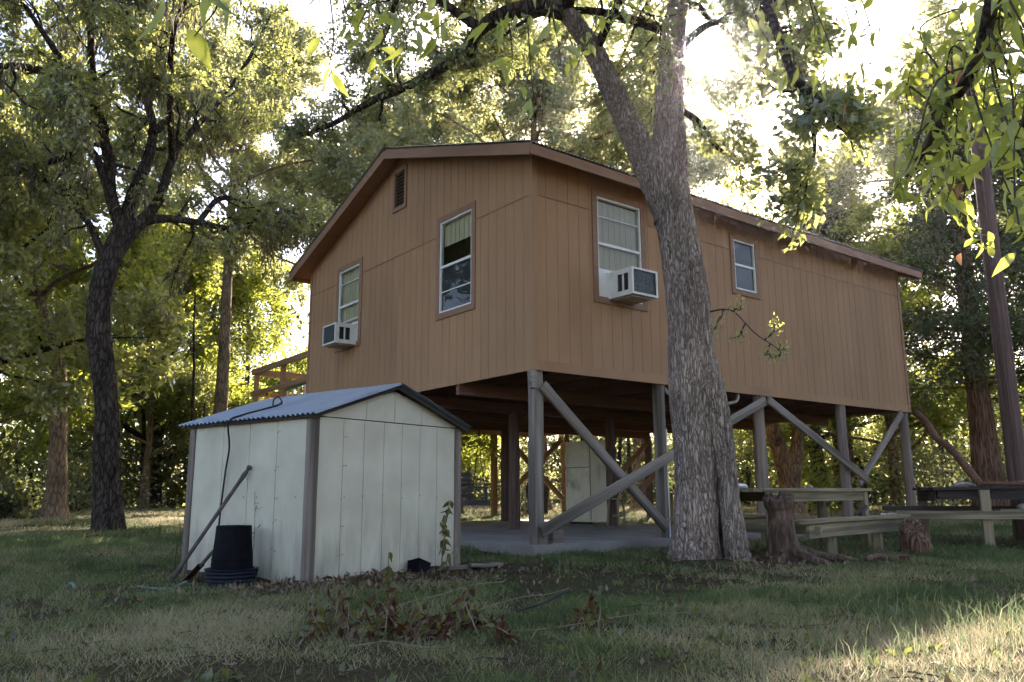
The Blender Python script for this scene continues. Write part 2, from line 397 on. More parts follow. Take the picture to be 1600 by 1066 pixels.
def mat_grass():
    m, nt, ns, L = new_mat("grass_blade")
    out = ns.new("ShaderNodeOutputMaterial"); at = ns.new("ShaderNodeAttribute"); at.attribute_name = "rnd"
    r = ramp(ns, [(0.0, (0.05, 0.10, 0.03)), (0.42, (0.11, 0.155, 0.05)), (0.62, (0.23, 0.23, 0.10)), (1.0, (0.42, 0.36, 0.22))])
    L.new(at.outputs["Fac"], r.inputs[0])
    d = ns.new("ShaderNodeBsdfDiffuse"); t = ns.new("ShaderNodeBsdfTranslucent")
    L.new(r.outputs[0], d.inputs[0])
    br = ns.new("ShaderNodeBrightContrast"); br.inputs[1].default_value = 0.06; L.new(r.outputs[0], br.inputs[0]); L.new(br.outputs[0], t.inputs[0])
    mx = ns.new("ShaderNodeMixShader"); mx.inputs[0].default_value = 0.4
    L.new(d.outputs[0], mx.inputs[1]); L.new(t.outputs[0], mx.inputs[2]); L.new(mx.outputs[0], out.inputs[0])
    return m
M['grass'] = mat_grass()
def mat_glass():
    m, nt, ns, L = new_mat("window_glass")
    out = ns.new("ShaderNodeOutputMaterial"); g = ns.new("ShaderNodeBsdfGlossy"); g.inputs["Roughness"].default_value = 0.02
    t = ns.new("ShaderNodeBsdfTransparent"); t.inputs[0].default_value = (0.86, 0.9, 0.88, 1)
    fr = ns.new("ShaderNodeFresnel"); fr.inputs[0].default_value = 1.5
    mx = ns.new("ShaderNodeMixShader"); L.new(fr.outputs[0], mx.inputs[0]); L.new(t.outputs[0], mx.inputs[1]); L.new(g.outputs[0], mx.inputs[2])
    nz = ns.new("ShaderNodeTexNoise"); nz.inputs["Scale"].default_value = 2.2
    bp = ns.new("ShaderNodeBump"); bp.inputs["Strength"].default_value = 0.12; bp.inputs["Distance"].default_value = 0.02
    L.new(nz.outputs[0], bp.inputs["Height"]); L.new(bp.outputs[0], g.inputs["Normal"])
    L.new(mx.outputs[0], out.inputs[0])
    return m
M['glass'] = mat_glass()
def mat_shed():
    """off-white sheet siding with mildew creeping up from the ground in ragged streaks"""
    m, nt, ns, L = new_mat("dirty_white_siding")
    out = ns.new("ShaderNodeOutputMaterial"); b = ns.new("ShaderNodeBsdfPrincipled"); L.new(b.outputs[0], out.inputs[0])
    tc = ns.new("ShaderNodeTexCoord")
    n1 = ns.new("ShaderNodeTexNoise"); n1.inputs["Scale"].default_value = 2.5; n1.inputs["Detail"].default_value = 7; L.new(tc.outputs["Object"], n1.inputs["Vector"])
    r1 = ramp(ns, [(0.3, (0.49, 0.45, 0.345)), (0.7, (0.63, 0.585, 0.465))]); L.new(n1.outputs[0], r1.inputs[0])
    mp = ns.new("ShaderNodeMapping"); mp.inputs["Scale"].default_value = (7, 7, 1.6); L.new(tc.outputs["Object"], mp.inputs[0])
    n2 = ns.new("ShaderNodeTexNoise"); n2.inputs["Scale"].default_value = 1.4; n2.inputs["Detail"].default_value = 6; L.new(mp.outputs[0], n2.inputs["Vector"])
    sx = ns.new("ShaderNodeSeparateXYZ"); L.new(tc.outputs["Object"], sx.inputs[0])
    mr = ns.new("ShaderNodeMapRange"); mr.inputs[1].default_value = 0.72; mr.inputs[2].default_value = 0.05; mr.inputs[3].default_value = 0.0; mr.inputs[4].default_value = 0.5
    L.new(sx.outputs[2], mr.inputs[0])
    ad = ns.new("ShaderNodeMath"); ad.operation = 'ADD'; L.new(mr.outputs[0], ad.inputs[0]); L.new(n2.outputs[0], ad.inputs[1])
    m3 = ns.new("ShaderNodeMapRange"); m3.inputs[1].default_value = 0.68; m3.inputs[2].default_value = 1.25; m3.inputs[4].default_value = 0.6; L.new(ad.outputs[0], m3.inputs[0])
    mx = ns.new("ShaderNodeMixRGB"); L.new(m3.outputs[0], mx.inputs[0]); L.new(r1.outputs[0], mx.inputs[1]); mx.inputs[2].default_value = (0.11, 0.115, 0.10, 1)
    L.new(mx.outputs[0], b.inputs["Base Color"]); b.inputs["Roughness"].default_value = 0.65; b.inputs["Specular IOR Level"].default_value = 0.25
    n4 = ns.new("ShaderNodeTexNoise"); n4.inputs["Scale"].default_value = 60; L.new(tc.outputs["Object"], n4.inputs["Vector"])
    bp = ns.new("ShaderNodeBump"); bp.inputs["Strength"].default_value = 0.15; bp.inputs["Distance"].default_value = 0.003
    L.new(n4.outputs[0], bp.inputs["Height"]); L.new(bp.outputs[0], b.inputs["Normal"])
    return m
M['shed'] = mat_shed()
def mat_ground():
    m, nt, ns, L = new_mat("lawn_soil")
    out = ns.new("ShaderNodeOutputMaterial"); b = ns.new("ShaderNodeBsdfPrincipled"); L.new(b.outputs[0], out.inputs[0])
    tc = ns.new("ShaderNodeTexCoord")
    n1 = ns.new("ShaderNodeTexNoise"); n1.inputs["Scale"].default_value = 0.7; n1.inputs["Detail"].default_value = 8; n1.inputs["Roughness"].default_value = 0.7
    L.new(tc.outputs["Object"], n1.inputs["Vector"])
    r1 = ramp(ns, [(0.3, (0.032, 0.026, 0.018)), (0.48, (0.06, 0.05, 0.03)), (0.62, (0.062, 0.064, 0.03)), (0.8, (0.11, 0.095, 0.055))])
    L.new(n1.outputs[0], r1.inputs[0])
    n2 = ns.new("ShaderNodeTexNoise"); n2.inputs["Scale"].default_value = 28; n2.inputs["Detail"].default_value = 8
    L.new(tc.outputs["Object"], n2.inputs["Vector"])
    r2_ = ramp(ns, [(0.3, (0.35, 0.33, 0.3)), (0.7, (1.35, 1.3, 1.2))]); L.new(n2.outputs[0], r2_.inputs[0])
    mx = ns.new("ShaderNodeMixRGB"); mx.blend_type = 'MULTIPLY'; mx.inputs[0].default_value = 0.8
    L.new(r1.outputs[0], mx.inputs[1]); L.new(r2_.outputs[0], mx.inputs[2])
    L.new(mx.outputs[0], b.inputs["Base Color"]); b.inputs["Roughness"].default_value = 1.0; b.inputs["Specular IOR Level"].default_value = 0.05
    bp = ns.new("ShaderNodeBump"); bp.inputs["Strength"].default_value = 0.8; bp.inputs["Distance"].default_value = 0.03
    L.new(n2.outputs[0], bp.inputs["Height"]); L.new(bp.outputs[0], b.inputs["Normal"])
    return m
M['ground'] = mat_ground()

# ------------------------------------------------------------------ ground
SHED_O, SHED_R = np.array([-3.71, -1.52]), math.radians(15.3)
SHED_W, SHED_D = 1.93, 1.88
_su = np.array([math.cos(SHED_R), math.sin(SHED_R)]); _sv = np.array([-_su[1], _su[0]])
def vnoise(x, y, s, seed=0):
    """cheap smooth value noise, vectorised"""
    x = np.asarray(x) * s + seed * 17.3; y = np.asarray(y) * s - seed * 9.1
    xi, yi = np.floor(x).astype(int), np.floor(y).astype(int)
    fx, fy = x - xi, y - yi
    fx, fy = fx * fx * (3 - 2 * fx), fy * fy * (3 - 2 * fy)
    def h(a, b):
        n = (a * 374761393 + b * 668265263 + seed * 1274126177) & 0x7fffffff
        n = (n ^ (n >> 13)) * 1274126177 & 0x7fffffff
        return ((n ^ (n >> 16)) & 0xffff) / 65535.0
    return (h(xi, yi) * (1 - fx) + h(xi + 1, yi) * fx) * (1 - fy) + (h(xi, yi + 1) * (1 - fx) + h(xi + 1, yi + 1) * fx) * fy
def ground_z(x, y):
    x = np.asarray(x, float); y = np.asarray(y, float)
    d = np.hypot(x - CAM[0], y - CAM[1])
    t = np.clip((d - 13) / 18, 0, 1)
    z = 0.14 * t * t * (3 - 2 * t)
    amp = 0.018 * np.clip(1.5 - d / 60, 0.2, 1)
    z = z + amp * (vnoise(x, y, 0.8, 1) - 0.5) * 2 + 0.012 * (vnoise(x, y, 2.5, 2) - 0.5) * 2
    # mounded soil round the shed walls
    a = (x - SHED_O[0]) * _su[0] + (y - SHED_O[1]) * _su[1]; b = (x - SHED_O[0]) * _sv[0] + (y - SHED_O[1]) * _sv[1]
    dx = np.maximum(np.maximum(-a, a - SHED_W), 0); dy = np.maximum(np.maximum(-b, b - SHED_D), 0)
    ds = np.hypot(dx, dy)
    z = z + 0.045 * np.exp(-(ds / 0.35) ** 2) * (0.5 + vnoise(x, y, 5, 3))
    z = z + 0.06 * np.exp(-(np.hypot(x - .60, y + 2.3) / .55) ** 2)
    under = (x > -0.1) & (x < 6.2) & (y > -0.1) & (y < 7.9)
    return np.where(under, np.minimum(z, 0.02), z)

g1 = np.linspace(-1, 1, 241)
gs = np.sign(g1) * (np.abs(g1) * 14 + np.abs(g1) ** 5 * 800)
gx, gy = np.meshgrid(gs - 3.0, gs - 1.0)
gz = ground_z(gx, gy)
N_ = len(gs)
idx = np.arange(N_ * N_).reshape(N_, N_)
gq = np.stack([idx[:-1, :-1], idx[:-1, 1:], idx[1:, 1:], idx[1:, :-1]], -1).reshape(-1, 4)
gnd = obj("ground", np.stack([gx, gy, gz], -1).reshape(-1, 3), gq, M['ground'], smooth=True)
tag(gnd, "patchy lawn of dry grass and bare soil", None, None, "structure")

# concrete slab under the house
mb = MB(); mb.box(-0.15, 6.2, -0.15, 8.0, -0.15, 0.12)
sl = mb.build("patio_slab", M['concrete'])
tag(sl, "grey concrete slab under the raised house", None, None, "structure")

# ------------------------------------------------------------------ HOUSE
HL, HW = 9.95, 7.32
ZB, ZS = 2.36, 4.80            # siding bottom, horizontal seam
OV = 0.33                      # roof overhang
RIDGE_Z, PITCH = 6.70, 0.333
def roof_z(y): return RIDGE_Z - PITCH * abs(y - HW / 2)
def wall_top(y): return roof_z(y) - 0.12
house = thing("stilt_house", "tan grooved-plywood house raised on wooden stilts with a low gable roof", "house", (0, 0, 0))

WIN_G = [(5.00, 6.06, 3.43, 5.10), (1.34, 2.42, 3.43, 5.10)]     # gable wall openings: y0,y1,z0,z1 (outer edge of casing)
WIN_L = [(1.10, 2.20, 3.43, 5.13), (4.28, 5.05, 4.03, 5.09)]     # long wall openings: x0,x1,z0,z1
VENT = (3.42, 3.90, 5.62, 6.40)
CAS = 0.095
def shrink(o): return (o[0] + CAS - .01, o[1] - CAS + .01, o[2] + CAS - .01, o[3] - CAS + .01)

def siding_panel(a0, a1, z0, z1, topf, openings, side, off):
    """one sheet of grooved plywood; a runs along the wall; topf(a) limits the top; side 'g' (x=0) or 'l' (y=0)"""
    GW, GD, TH = 0.010, 0.0045, 0.016
    br = {a0, a1}
    k = 0.203
    n = int((a1 - a0) / k) + 1
    grooves = []
    for i in range(1, n):
        g = a0 + i * k
        if g < a1 - 0.04:
            grooves.append(g); br.add(g - GW / 2); br.add(g + GW / 2)
    for o in openings:
        for e in (o[0], o[1]):
            if a0 < e < a1: br.add(e)
    if topf and a0 < HW / 2 < a1 and side == 'g': br.add(HW / 2)
    br = sorted(br)
    m = MB()
    for c0, c1 in zip(br[:-1], br[1:]):
        if c1 - c0 < 1e-5: continue
        mid = (c0 + c1) / 2
        depth = GD if any(abs(mid - g) < GW / 2 for g in grooves) else 0.0
        segs = [(z0, z1)]
        for o in openings:
            if o[0] < mid < o[1]:
                ns_ = []
                for s in segs:
                    if o[3] <= s[0] or o[2] >= s[1]: ns_.append(s); continue
                    if o[2] > s[0]: ns_.append((s[0], o[2]))
                    if o[3] < s[1]: ns_.append((o[3], s[1]))
                segs = ns_
        for s in segs:
            t0, t1 = s[1], s[1]
            if topf and s[1] == z1:
                t0, t1 = min(z1, topf(c0)), min(z1, topf(c1))
            if max(t0, t1) <= s[0] + 0.004: continue
            t0, t1 = max(t0, s[0] + .002), max(t1, s[0] + .002)
            f0, f1 = -off + depth, TH - off
            if side == 'g':
                P = [(f0, c0, s[0]), (f0, c1, s[0]), (f1, c1, s[0]), (f1, c0, s[0]), (f0, c0, t0), (f0, c1, t1), (f1, c1, t1), (f1, c0, t0)]
                m.add(P, [q[::-1] for q in BOXF])
            else:
                P = [(c0, f0, s[0]), (c1, f0, s[0]), (c1, f1, s[0]), (c0, f1, s[0]), (c0, f0, t0), (c1, f0, t1), (c1, f1, t1), (c0, f1, t0)]
                m.hexa(P)
    if m.v:
        m.build("siding_panel", M['siding'], house)

JG = 0.004
for i in range(6):
    a0, a1 = i * 1.22 + JG / 2, (i + 1) * 1.22 - JG / 2
    siding_panel(a0, a1, ZB, ZS - .005, None, [shrink(o) for o in WIN_G], 'g', random.uniform(0, 0.003))
    siding_panel(a0, a1, ZS + .005, 7.0, wall_top, [shrink(o) for o in WIN_G] + [(VENT[0] + .04, VENT[1] - .04, VENT[2] + .04, VENT[3] - .04)], 'g', random.uniform(0, 0.003))
nl = 8
for i in range(nl):
    a0, a1 = i * 1.22 + JG / 2 + 0.03, min((i + 1) * 1.22 - JG / 2 + 0.03, HL)
    if i == nl - 1: a1 = HL
    siding_panel(a0, a1, ZB, ZS - .005, None, [shrink(o) for o in WIN_L], 'l', random.uniform(0, 0.003))
    siding_panel(a0, a1, ZS + .005, wall_top(0), None, [shrink(o) for o in WIN_L], 'l', random.uniform(0, 0.003))
# flashing lips along the seams, corner boards, bottom skirt
m = MB()
segs = [(0.02, 1.34), (2.42, 5.0), (6.06, 7.3)]
for s in segs:
    m = MB(); m.box(-0.009, 0.004, s[0], s[1], ZS - .009, ZS + .007); m.build("seam_flashing", M['trim'], house)
for s in [(0.05, 1.10), (2.20, 4.28), (5.05, 9.93)]:
    m = MB(); m.box(s[0], s[1], -0.009, 0.004, ZS - .009, ZS + .007); m.build("seam_flashing", M['trim'], house)
def vtrim(name, x0, x1, y0, y1, z0, z1, mat=M['siding']):
    m = MB(); m.box(x0, x1, y0, y1, z0, z1); return m.build(name, mat, house)
vtrim("corner_board", -0.021, -0.002, -0.021, 0.065, ZB - .004, wall_top(0) - .003)
vtrim("corner_board", -0.001, 0.070, -0.0205, -0.0035, ZB - .003, wall_top(0) - .004)
vtrim("corner_board", HL - 0.06, HL + .02, -0.021, -0.002, ZB - .004, wall_top(0) - .003, M['trim'])
vtrim("corner_board", -0.021, -0.002, HW - .05, HW + .02, ZB - .004, wall_top(0) - .003)
vtrim("skirt_board", 0.075, HL - .065, -0.016, -0.0042, ZB - .006, ZB + 0.13)
# hidden walls at the back and the far end, plain sheets
for i in range(8):
    vtrim("rear_panel", i * 1.245 + .002, (i + 1) * 1.245 - .002, HW - .016, HW, ZB, wall_top(0))
for i in range(6):
    y0, y1 = i * 1.22 + .002, (i + 1) * 1.22 - .018
    m = MB(); m.hexa([(HL - .02, y0, ZB), (HL, y0, ZB), (HL, y1, ZB), (HL - .02, y1, ZB), (HL - .02, y0, wall_top(y0)), (HL, y0, wall_top(y0)), (HL, y1, wall_top(y1)), (HL - .02, y1, wall_top(y1))])
    m.build("end_panel", M['siding'], house)

# windows ------------------------------------------------------------
def window(side, o, bars, blind, screen_low, ratio=0.5):
    """part 'window' is the white frame; casing, panes, bars, blind are its sub-parts.  local: a along wall, n outward, z up"""
    a0, a1, z0, z1 = o
    def P(a, n, z): return (-n, a, z) if side == 'g' else (a, -n, z)
    def bx(m, A0, A1, n0, n1, Z0, Z1):
        pts = [P(A0, n1, Z0), P(A1, n1, Z0), P(A1, n0, Z0), P(A0, n0, Z0), P(A0, n1, Z1), P(A1, n1, Z1), P(A1, n0, Z1), P(A0, n0, Z1)]
        m.add(pts, BOXF if side == 'l' else [q[::-1] for q in BOXF])
    i0, i1, j0, j1 = a0 + CAS, a1 - CAS, z0 + CAS, z1 - CAS
    fw = 0.027
    m = MB()
    bx(m, i0, i0 + fw, -.05, .012, j0, j1); bx(m, i1 - fw, i1, -.05, .012, j0, j1)
    bx(m, i0 + fw, i1 - fw, -.05, .012, j0, j0 + fw); bx(m, i0 + fw, i1 - fw, -.05, .012, j1 - fw, j1)
    w = m.build("window", M['white_paint'], house)
    for (A0, A1, Z0, Z1) in ((a0, a0 + CAS, z0, z1), (a1 - CAS, a1, z0, z1), (a0 + CAS, a1 - CAS, z1 - CAS, z1), (a0 + CAS, a1 - CAS, z0, z0 + CAS)):
        m = MB(); bx(m, A0 + .0015, A1 - .0015, -.003, .022 + random.uniform(0, .003), Z0, Z1); m.build("casing", M['trim'], w)
    zm = j0 + (j1 - j0) * ratio
    # meeting rail
    m = MB(); bx(m, i0 + fw, i1 - fw, -.03, .006, zm - .02, zm + .02); m.build("meeting_rail", M['white_paint'], w)
    for zb_ in bars:
        m = MB(); bx(m, i0 + fw, i1 - fw, -.028, -.004, zb_ - .008, zb_ + .008); m.build("glazing_bar", M['white_paint'], w)
    for (Z0, Z1) in ((zm + .02, j1 - fw), (j0 + fw, zm - .02)):
        q_ = [P(i0 + fw, -.016, Z0), P(i1 - fw, -.016, Z0), P(i1 - fw, -.016, Z1), P(i0 + fw, -.016, Z1)]
        obj("pane", q_, [(0, 1, 2, 3) if side == 'l' else (3, 2, 1, 0)], M['glass'], w)
    if screen_low:
        m = MB(); bx(m, i0 + fw, i1 - fw, -.032, -.0295, j0 + fw, zm - .02); m.build("insect_screen", M['screen'], w)
    m = MB(); bx(m, i0 - .02, i1 + .02, -.5, -.48, j0 - .02, j1 + .02)
    bx(m, i0 - .03, i0 - .02, -.5, -.05, j0 - .02, j1 + .02); bx(m, i1 + .02, i1 + .03, -.5, -.05, j0 - .02, j1 + .02)
    m.build("dark_room", M['interior'], w)
    for (b0, b1) in blind:
        m = MB()
        nf = max(2, int((i1 - i0) / 0.06))
        for k in range(nf):                       # a curtain in shallow folds
            A0 = i0 + .012 + (i1 - i0 - .024) * k / nf; A1 = i0 + .012 + (i1 - i0 - .024) * (k + 1) / nf
            q = .006 if k % 2 else 0
            bx(m, A0, A1 - .001, -.075 + q, -.068 + q, b0, b1)
        m.build("curtain", M['blind'], w)
    return w
window('g', WIN_G[0], [3.98, 4.74], [(3.55, 4.98)], False, 0.52)
window('g', WIN_G[1], [3.86], [(4.62, 4.98)], True, 0.5)
window('l', WIN_L[0], [4.74], [(3.55, 5.0)], False, 0.53)
window('l', WIN_L[1], [], [], True, 0.5)

# gable vent
m = MB()
y0, y1, z0, z1 = VENT
m.box(-.026, .02, y0, y0 + .07, z0, z1); m.box(-.026, .02, y1 - .07, y1, z0, z1)
m.box(-.026, .02, y0 + .07, y1 - .07, z0, z0 + .07); m.box(-.026, .02, y0 + .07, y1 - .07, z1 - .07, z1)
vent = m.build("gable_vent", M['trim'], house)
m = MB(); m.box(.03, .04, y0 + .03, y1 - .03, z0 + .03, z1 - .03); m.build("vent_back", M['interior'], vent)
for k in range(10):
    zz = z0 + .09 + k * (z1 - z0 - .17) / 9.5
    m = MB(); m.hexa([(-.018, y0 + .07, zz - .008), (-.018, y1 - .07, zz - .008), (.022, y1 - .07, zz + .022), (.022, y0 + .07, zz + .022),
                      (-.018, y0 + .07, zz - .001), (-.018, y1 - .07, zz - .001), (.022, y1 - .07, zz + .030), (.022, y0 + .07, zz + .030)])
    m.build("vent_slat", M['trim'], vent)

# roof ---------------------------------------------------------------
EY0, EY1 = -0.36, HW + 0.36
X0, X1 = -OV, HL + OV
m = MB()
for s in (0, 1):
    ya, yb = (EY0 + .02, HW / 2) if s == 0 else (HW / 2, EY1 - .02)
    za, zb_ = roof_z(ya) - .045, roof_z(yb) - .045
    m.hexa([(X0 + .03, ya, za - .07), (X1 - .03, ya, za - .07), (X1 - .03, yb, zb_ - .07), (X0 + .03, yb, zb_ - .07),
            (X0 + .03, ya, za), (X1 - .03, ya, za), (X1 - .03, yb, zb_), (X0 + .03, yb, zb_)])
roof = m.build("roof", M['soffit'], house)
def corr_mesh(name, width, length, amp, pitch_, mat, per=6, th=0.003):
    n = max(2, int(round(width / pitch_ * per)))
    xs = np.linspace(0, width, n + 1)
    zs = amp * np.sin(xs / pitch_ * 2 * np.pi)
    nseg = 3
    v, f = [], []
    for layer in (0, 1):
        for j in range(nseg + 1):
            for i in range(n + 1):
                v.append((xs[i], length * j / nseg, zs[i] - th * layer))
    A = (n + 1) * (nseg + 1)
    for j in range(nseg):
        for i in range(n):
            a = j * (n + 1) + i
            f.append((a, a + 1, a + n + 2, a + n + 1)); f.append((A + a + n + 1, A + a + n + 2, A + a + 1, A + a))
    for i in range(n):
        f.append((A + i, A + i + 1, i + 1, i)); b = nseg * (n + 1) + i
        f.append((b, b + 1, A + b + 1, A + b))
    return mk_mesh(name, v, f, mat, smooth=False)
slen = math.hypot(HW / 2 - EY0, PITCH * (HW / 2 - EY0)) + .03
sw = (X1 - X0 + .06) / 16
cm = corr_mesh("roof_sheet", sw + .02, slen, 0.010, 0.068, M['roof_metal'])
ang = math.atan(PITCH)
for i in range(16):
    x = X0 - .03 + i * sw
    lift = 0.004 * (i % 2)
    for s in (0, 1):
        if s == 0:
            Mx = Matrix.Translation((x, EY0 - .03, roof_z(EY0) - .025 + lift)) @ Matrix.Rotation(ang, 4, 'X')
        else:
            Mx = Matrix.Translation((x + sw + .02, EY1 + .03, roof_z(EY1) - .025 + lift)) @ Matrix.Rotation(math.pi, 4, 'Z') @ Matrix.Rotation(ang, 4, 'X')
        put("roof_sheet", cm, roof, Mx)
m = MB()
for s in (-1, 1):
    m.hexa([(X0 - .03, HW / 2, RIDGE_Z + .0), (X1 + .03, HW / 2, RIDGE_Z + .0), (X1 + .03, HW / 2 + s * .16, RIDGE_Z - .045), (X0 - .03, HW / 2 + s * .16, RIDGE_Z - .045),
            (X0 - .03, HW / 2, RIDGE_Z + .006), (X1 + .03, HW / 2, RIDGE_Z + .006), (X1 + .03, HW / 2 + s * .16, RIDGE_Z - .040), (X0 - .03, HW / 2 + s * .16, RIDGE_Z - .040)])
m.build("ridge_cap", M['roof_metal'], roof)
zf = roof_z(EY0) - .05
board("fascia", roof, (X0 + .01, EY0, zf - .07), (X1 - .01, EY0, zf - .07), .15, .025, M['trim'])
board("fascia", roof, (X0 + .01, EY1, zf - .07), (X1 - .01, EY1, zf - .07), .15, .025, M['trim'])
for xr in (X0 + .005, X1 - .005):
    for s in (0, 1):
        ye = EY0 - .012 if s == 0 else EY1 + .012
        n3 = (0, -PITCH, 1) if s == 0 else (0, PITCH, 1)
        board("rake_board", roof, (xr, ye, roof_z(ye) - .122), (xr, HW / 2, RIDGE_Z - .122), .165, .025, M['trim'], up=(0, 0, 1))

# floor frame --------------------------------------------------------
m = MB(); m.box(.02, HL - .025, .02, HW - .02, 2.602, 2.63)
floor = m.build("floor", M['joist'], house)
for i in range(17):
    x = 0.06 + i * (HL - .12) / 16
    board("joist", floor, (x, .03, 2.50), (x, HW - .03, 2.50), .195, .04, M['joist'])
for y in (.055, 7.26):
    board("rim_joist", floor, (.02, y, 2.48), (HL - .03, y, 2.48), .235, .04, M['joist'])
for y in (1.85, 3.66, 5.4, 7.2):
    board("beam", floor, (.03, y, 2.305), (HL - .03, y, 2.305), .19, .085, M['joist'], wav=.004, nseg=5)

def round_post(x, y, z0, z1, r, mat):
    n = 10
    path = np.array([(x + random.uniform(-.006, .006), y + random.uniform(-.006, .006), z0 + (z1 - z0) * i / n) for i in range(n + 1)])
    rad = np.array([r * (1.06 - .10 * i / n + random.uniform(-.02, .02)) for i in range(n + 1)])
    v, q = tube_arrays(path - np.array([x, y, 0]), rad, 18)
    return obj("post", v, q, mat, house, Matrix.Translation((x, y, 0)), smooth=True)
PX = (0.10, 2.49, 4.95, 7.48, 9.86)
board("post", house, (.10, .10, .10), (.10, .10, 2.40), .165, .155, M['grey_wood'], up=(1, 0, 0), c=.02, wav=.005, nseg=6)
board("post", house, (2.49, .10, .10), (2.49, .10, 2.40), .16, .17, M['grey_wood'], up=(1, 0, 0), c=.04, wav=.006, nseg=6)
for x in PX[2:]:
    round_post(x, .10, .0 if x < 6 else -.05, 2.42, .095, M['post_round'])
for y in (3.66, 7.2):
    for x in PX:
        if y == 3.66 and x == PX[4]:
            round_post(x, y, -.05, 2.25, .10, M['post_round']); continue
        round_post(x, y, .1 if x < 6 else -.05, 2.25, .10, M['pole'])
def brace(p0, p1, w=.15, t=.045, mat=None):
    board("brace", house, p0, p1, w, t, mat or M['grey_wood'], wav=.004, nseg=6, c=.008)
brace((0.12, -.03, 2.16), (2.40, -.03, 0.26))
brace((0.02, -.085, 0.28), (4.90, -.085, 2.26))
brace((4.90, -.14, 2.27), (7.98, -.06, 0.98), .14)
brace((9.55, -.03, 2.32), (7.72, -.03, 0.90), .14)
brace((7.4, 3.55, 2.15), (5.6, 3.55, 0.75), .14, .04, M['joist'])
brace((9.75, 7.05, 2.15), (7.6, 7.05, 0.5), .14, .04, M['joist'])
brace((5.05, 7.35, 2.1), (6.9, 7.35, 0.6), .14, .04, M['warm_wood'])
brace((6.9, 7.4, 2.1), (5.4, 7.4, 0.9), .12, .04, M['warm_wood'])
vtrim("base_block", 0.24, 0.42, -.06, .05, .12, .29, M['grey_wood'])
vtrim("base_block", -0.02, 0.03, -.02, .1, 2.12, 2.355, M['grey_wood'])
hose("drain_pipe", [(2.75, .25, 2.5), (2.78, .2, 2.3), (2.9, .15, 2.22), (3.3, .3, 2.16), (3.6, .5, 2.14)], .028, M['white_pvc'], house)
hose("drain_pipe", [(3.9, .3, 2.18), (4.25, .12, 2.2), (4.4, .1, 2.28), (4.42, .12, 2.5)], .03, M['wire'], house)
v, f = lathe([(.045, 0), (.045, 1.55), (.05, 1.56), (.05, 1.6)], 16)
obj("vent_pipe", v, f, M['white_pvc'], house, Matrix.Translation((2.62, .14, .1)), smooth=False)

# deck at the far left corner -----------------------------------------
m = MB(); m.box(.05, 8.6, 7.42, 10.65, 2.40, 2.56)
deck = m.build("deck", M['warm_wood'], house)
for i in range(21):
    y = 7.44 + i * .154
    board("deck_board", deck, (.02, y + .07, 2.582), (8.62, y + .07, 2.582), .03, .142, M['warm_wood'])
for (x, y) in ((.12, 8.95), (.12, 10.58), (2.9, 10.58), (5.7, 10.58), (8.5, 10.58), (7.05, 10.58), (8.5, 9.0)):
    board("rail_post", deck, (x, y, 2.0), (x, y, 3.66), .095, .095, M['warm_wood'], up=(1, 0, 0))
for z, w in ((3.62, .14), (3.10, .11)):
    board("rail", deck, (.065, 7.42, z), (.065, 10.66, z), w, .04, M['warm_wood'])
    board("rail", deck, (.02, 10.65, z), (8.6, 10.65, z), w, .04, M['warm_wood'])
for (x, y) in ((.12, 10.5), (2.9, 10.5), (4.9, 10.5), (7.05, 10.5), (8.5, 10.5), (9.6, 10.4)):
    board("deck_leg", deck, (x, y, -.05), (x, y, 2.42), .14, .14, M['warm_wood'], up=(1, 0, 0))

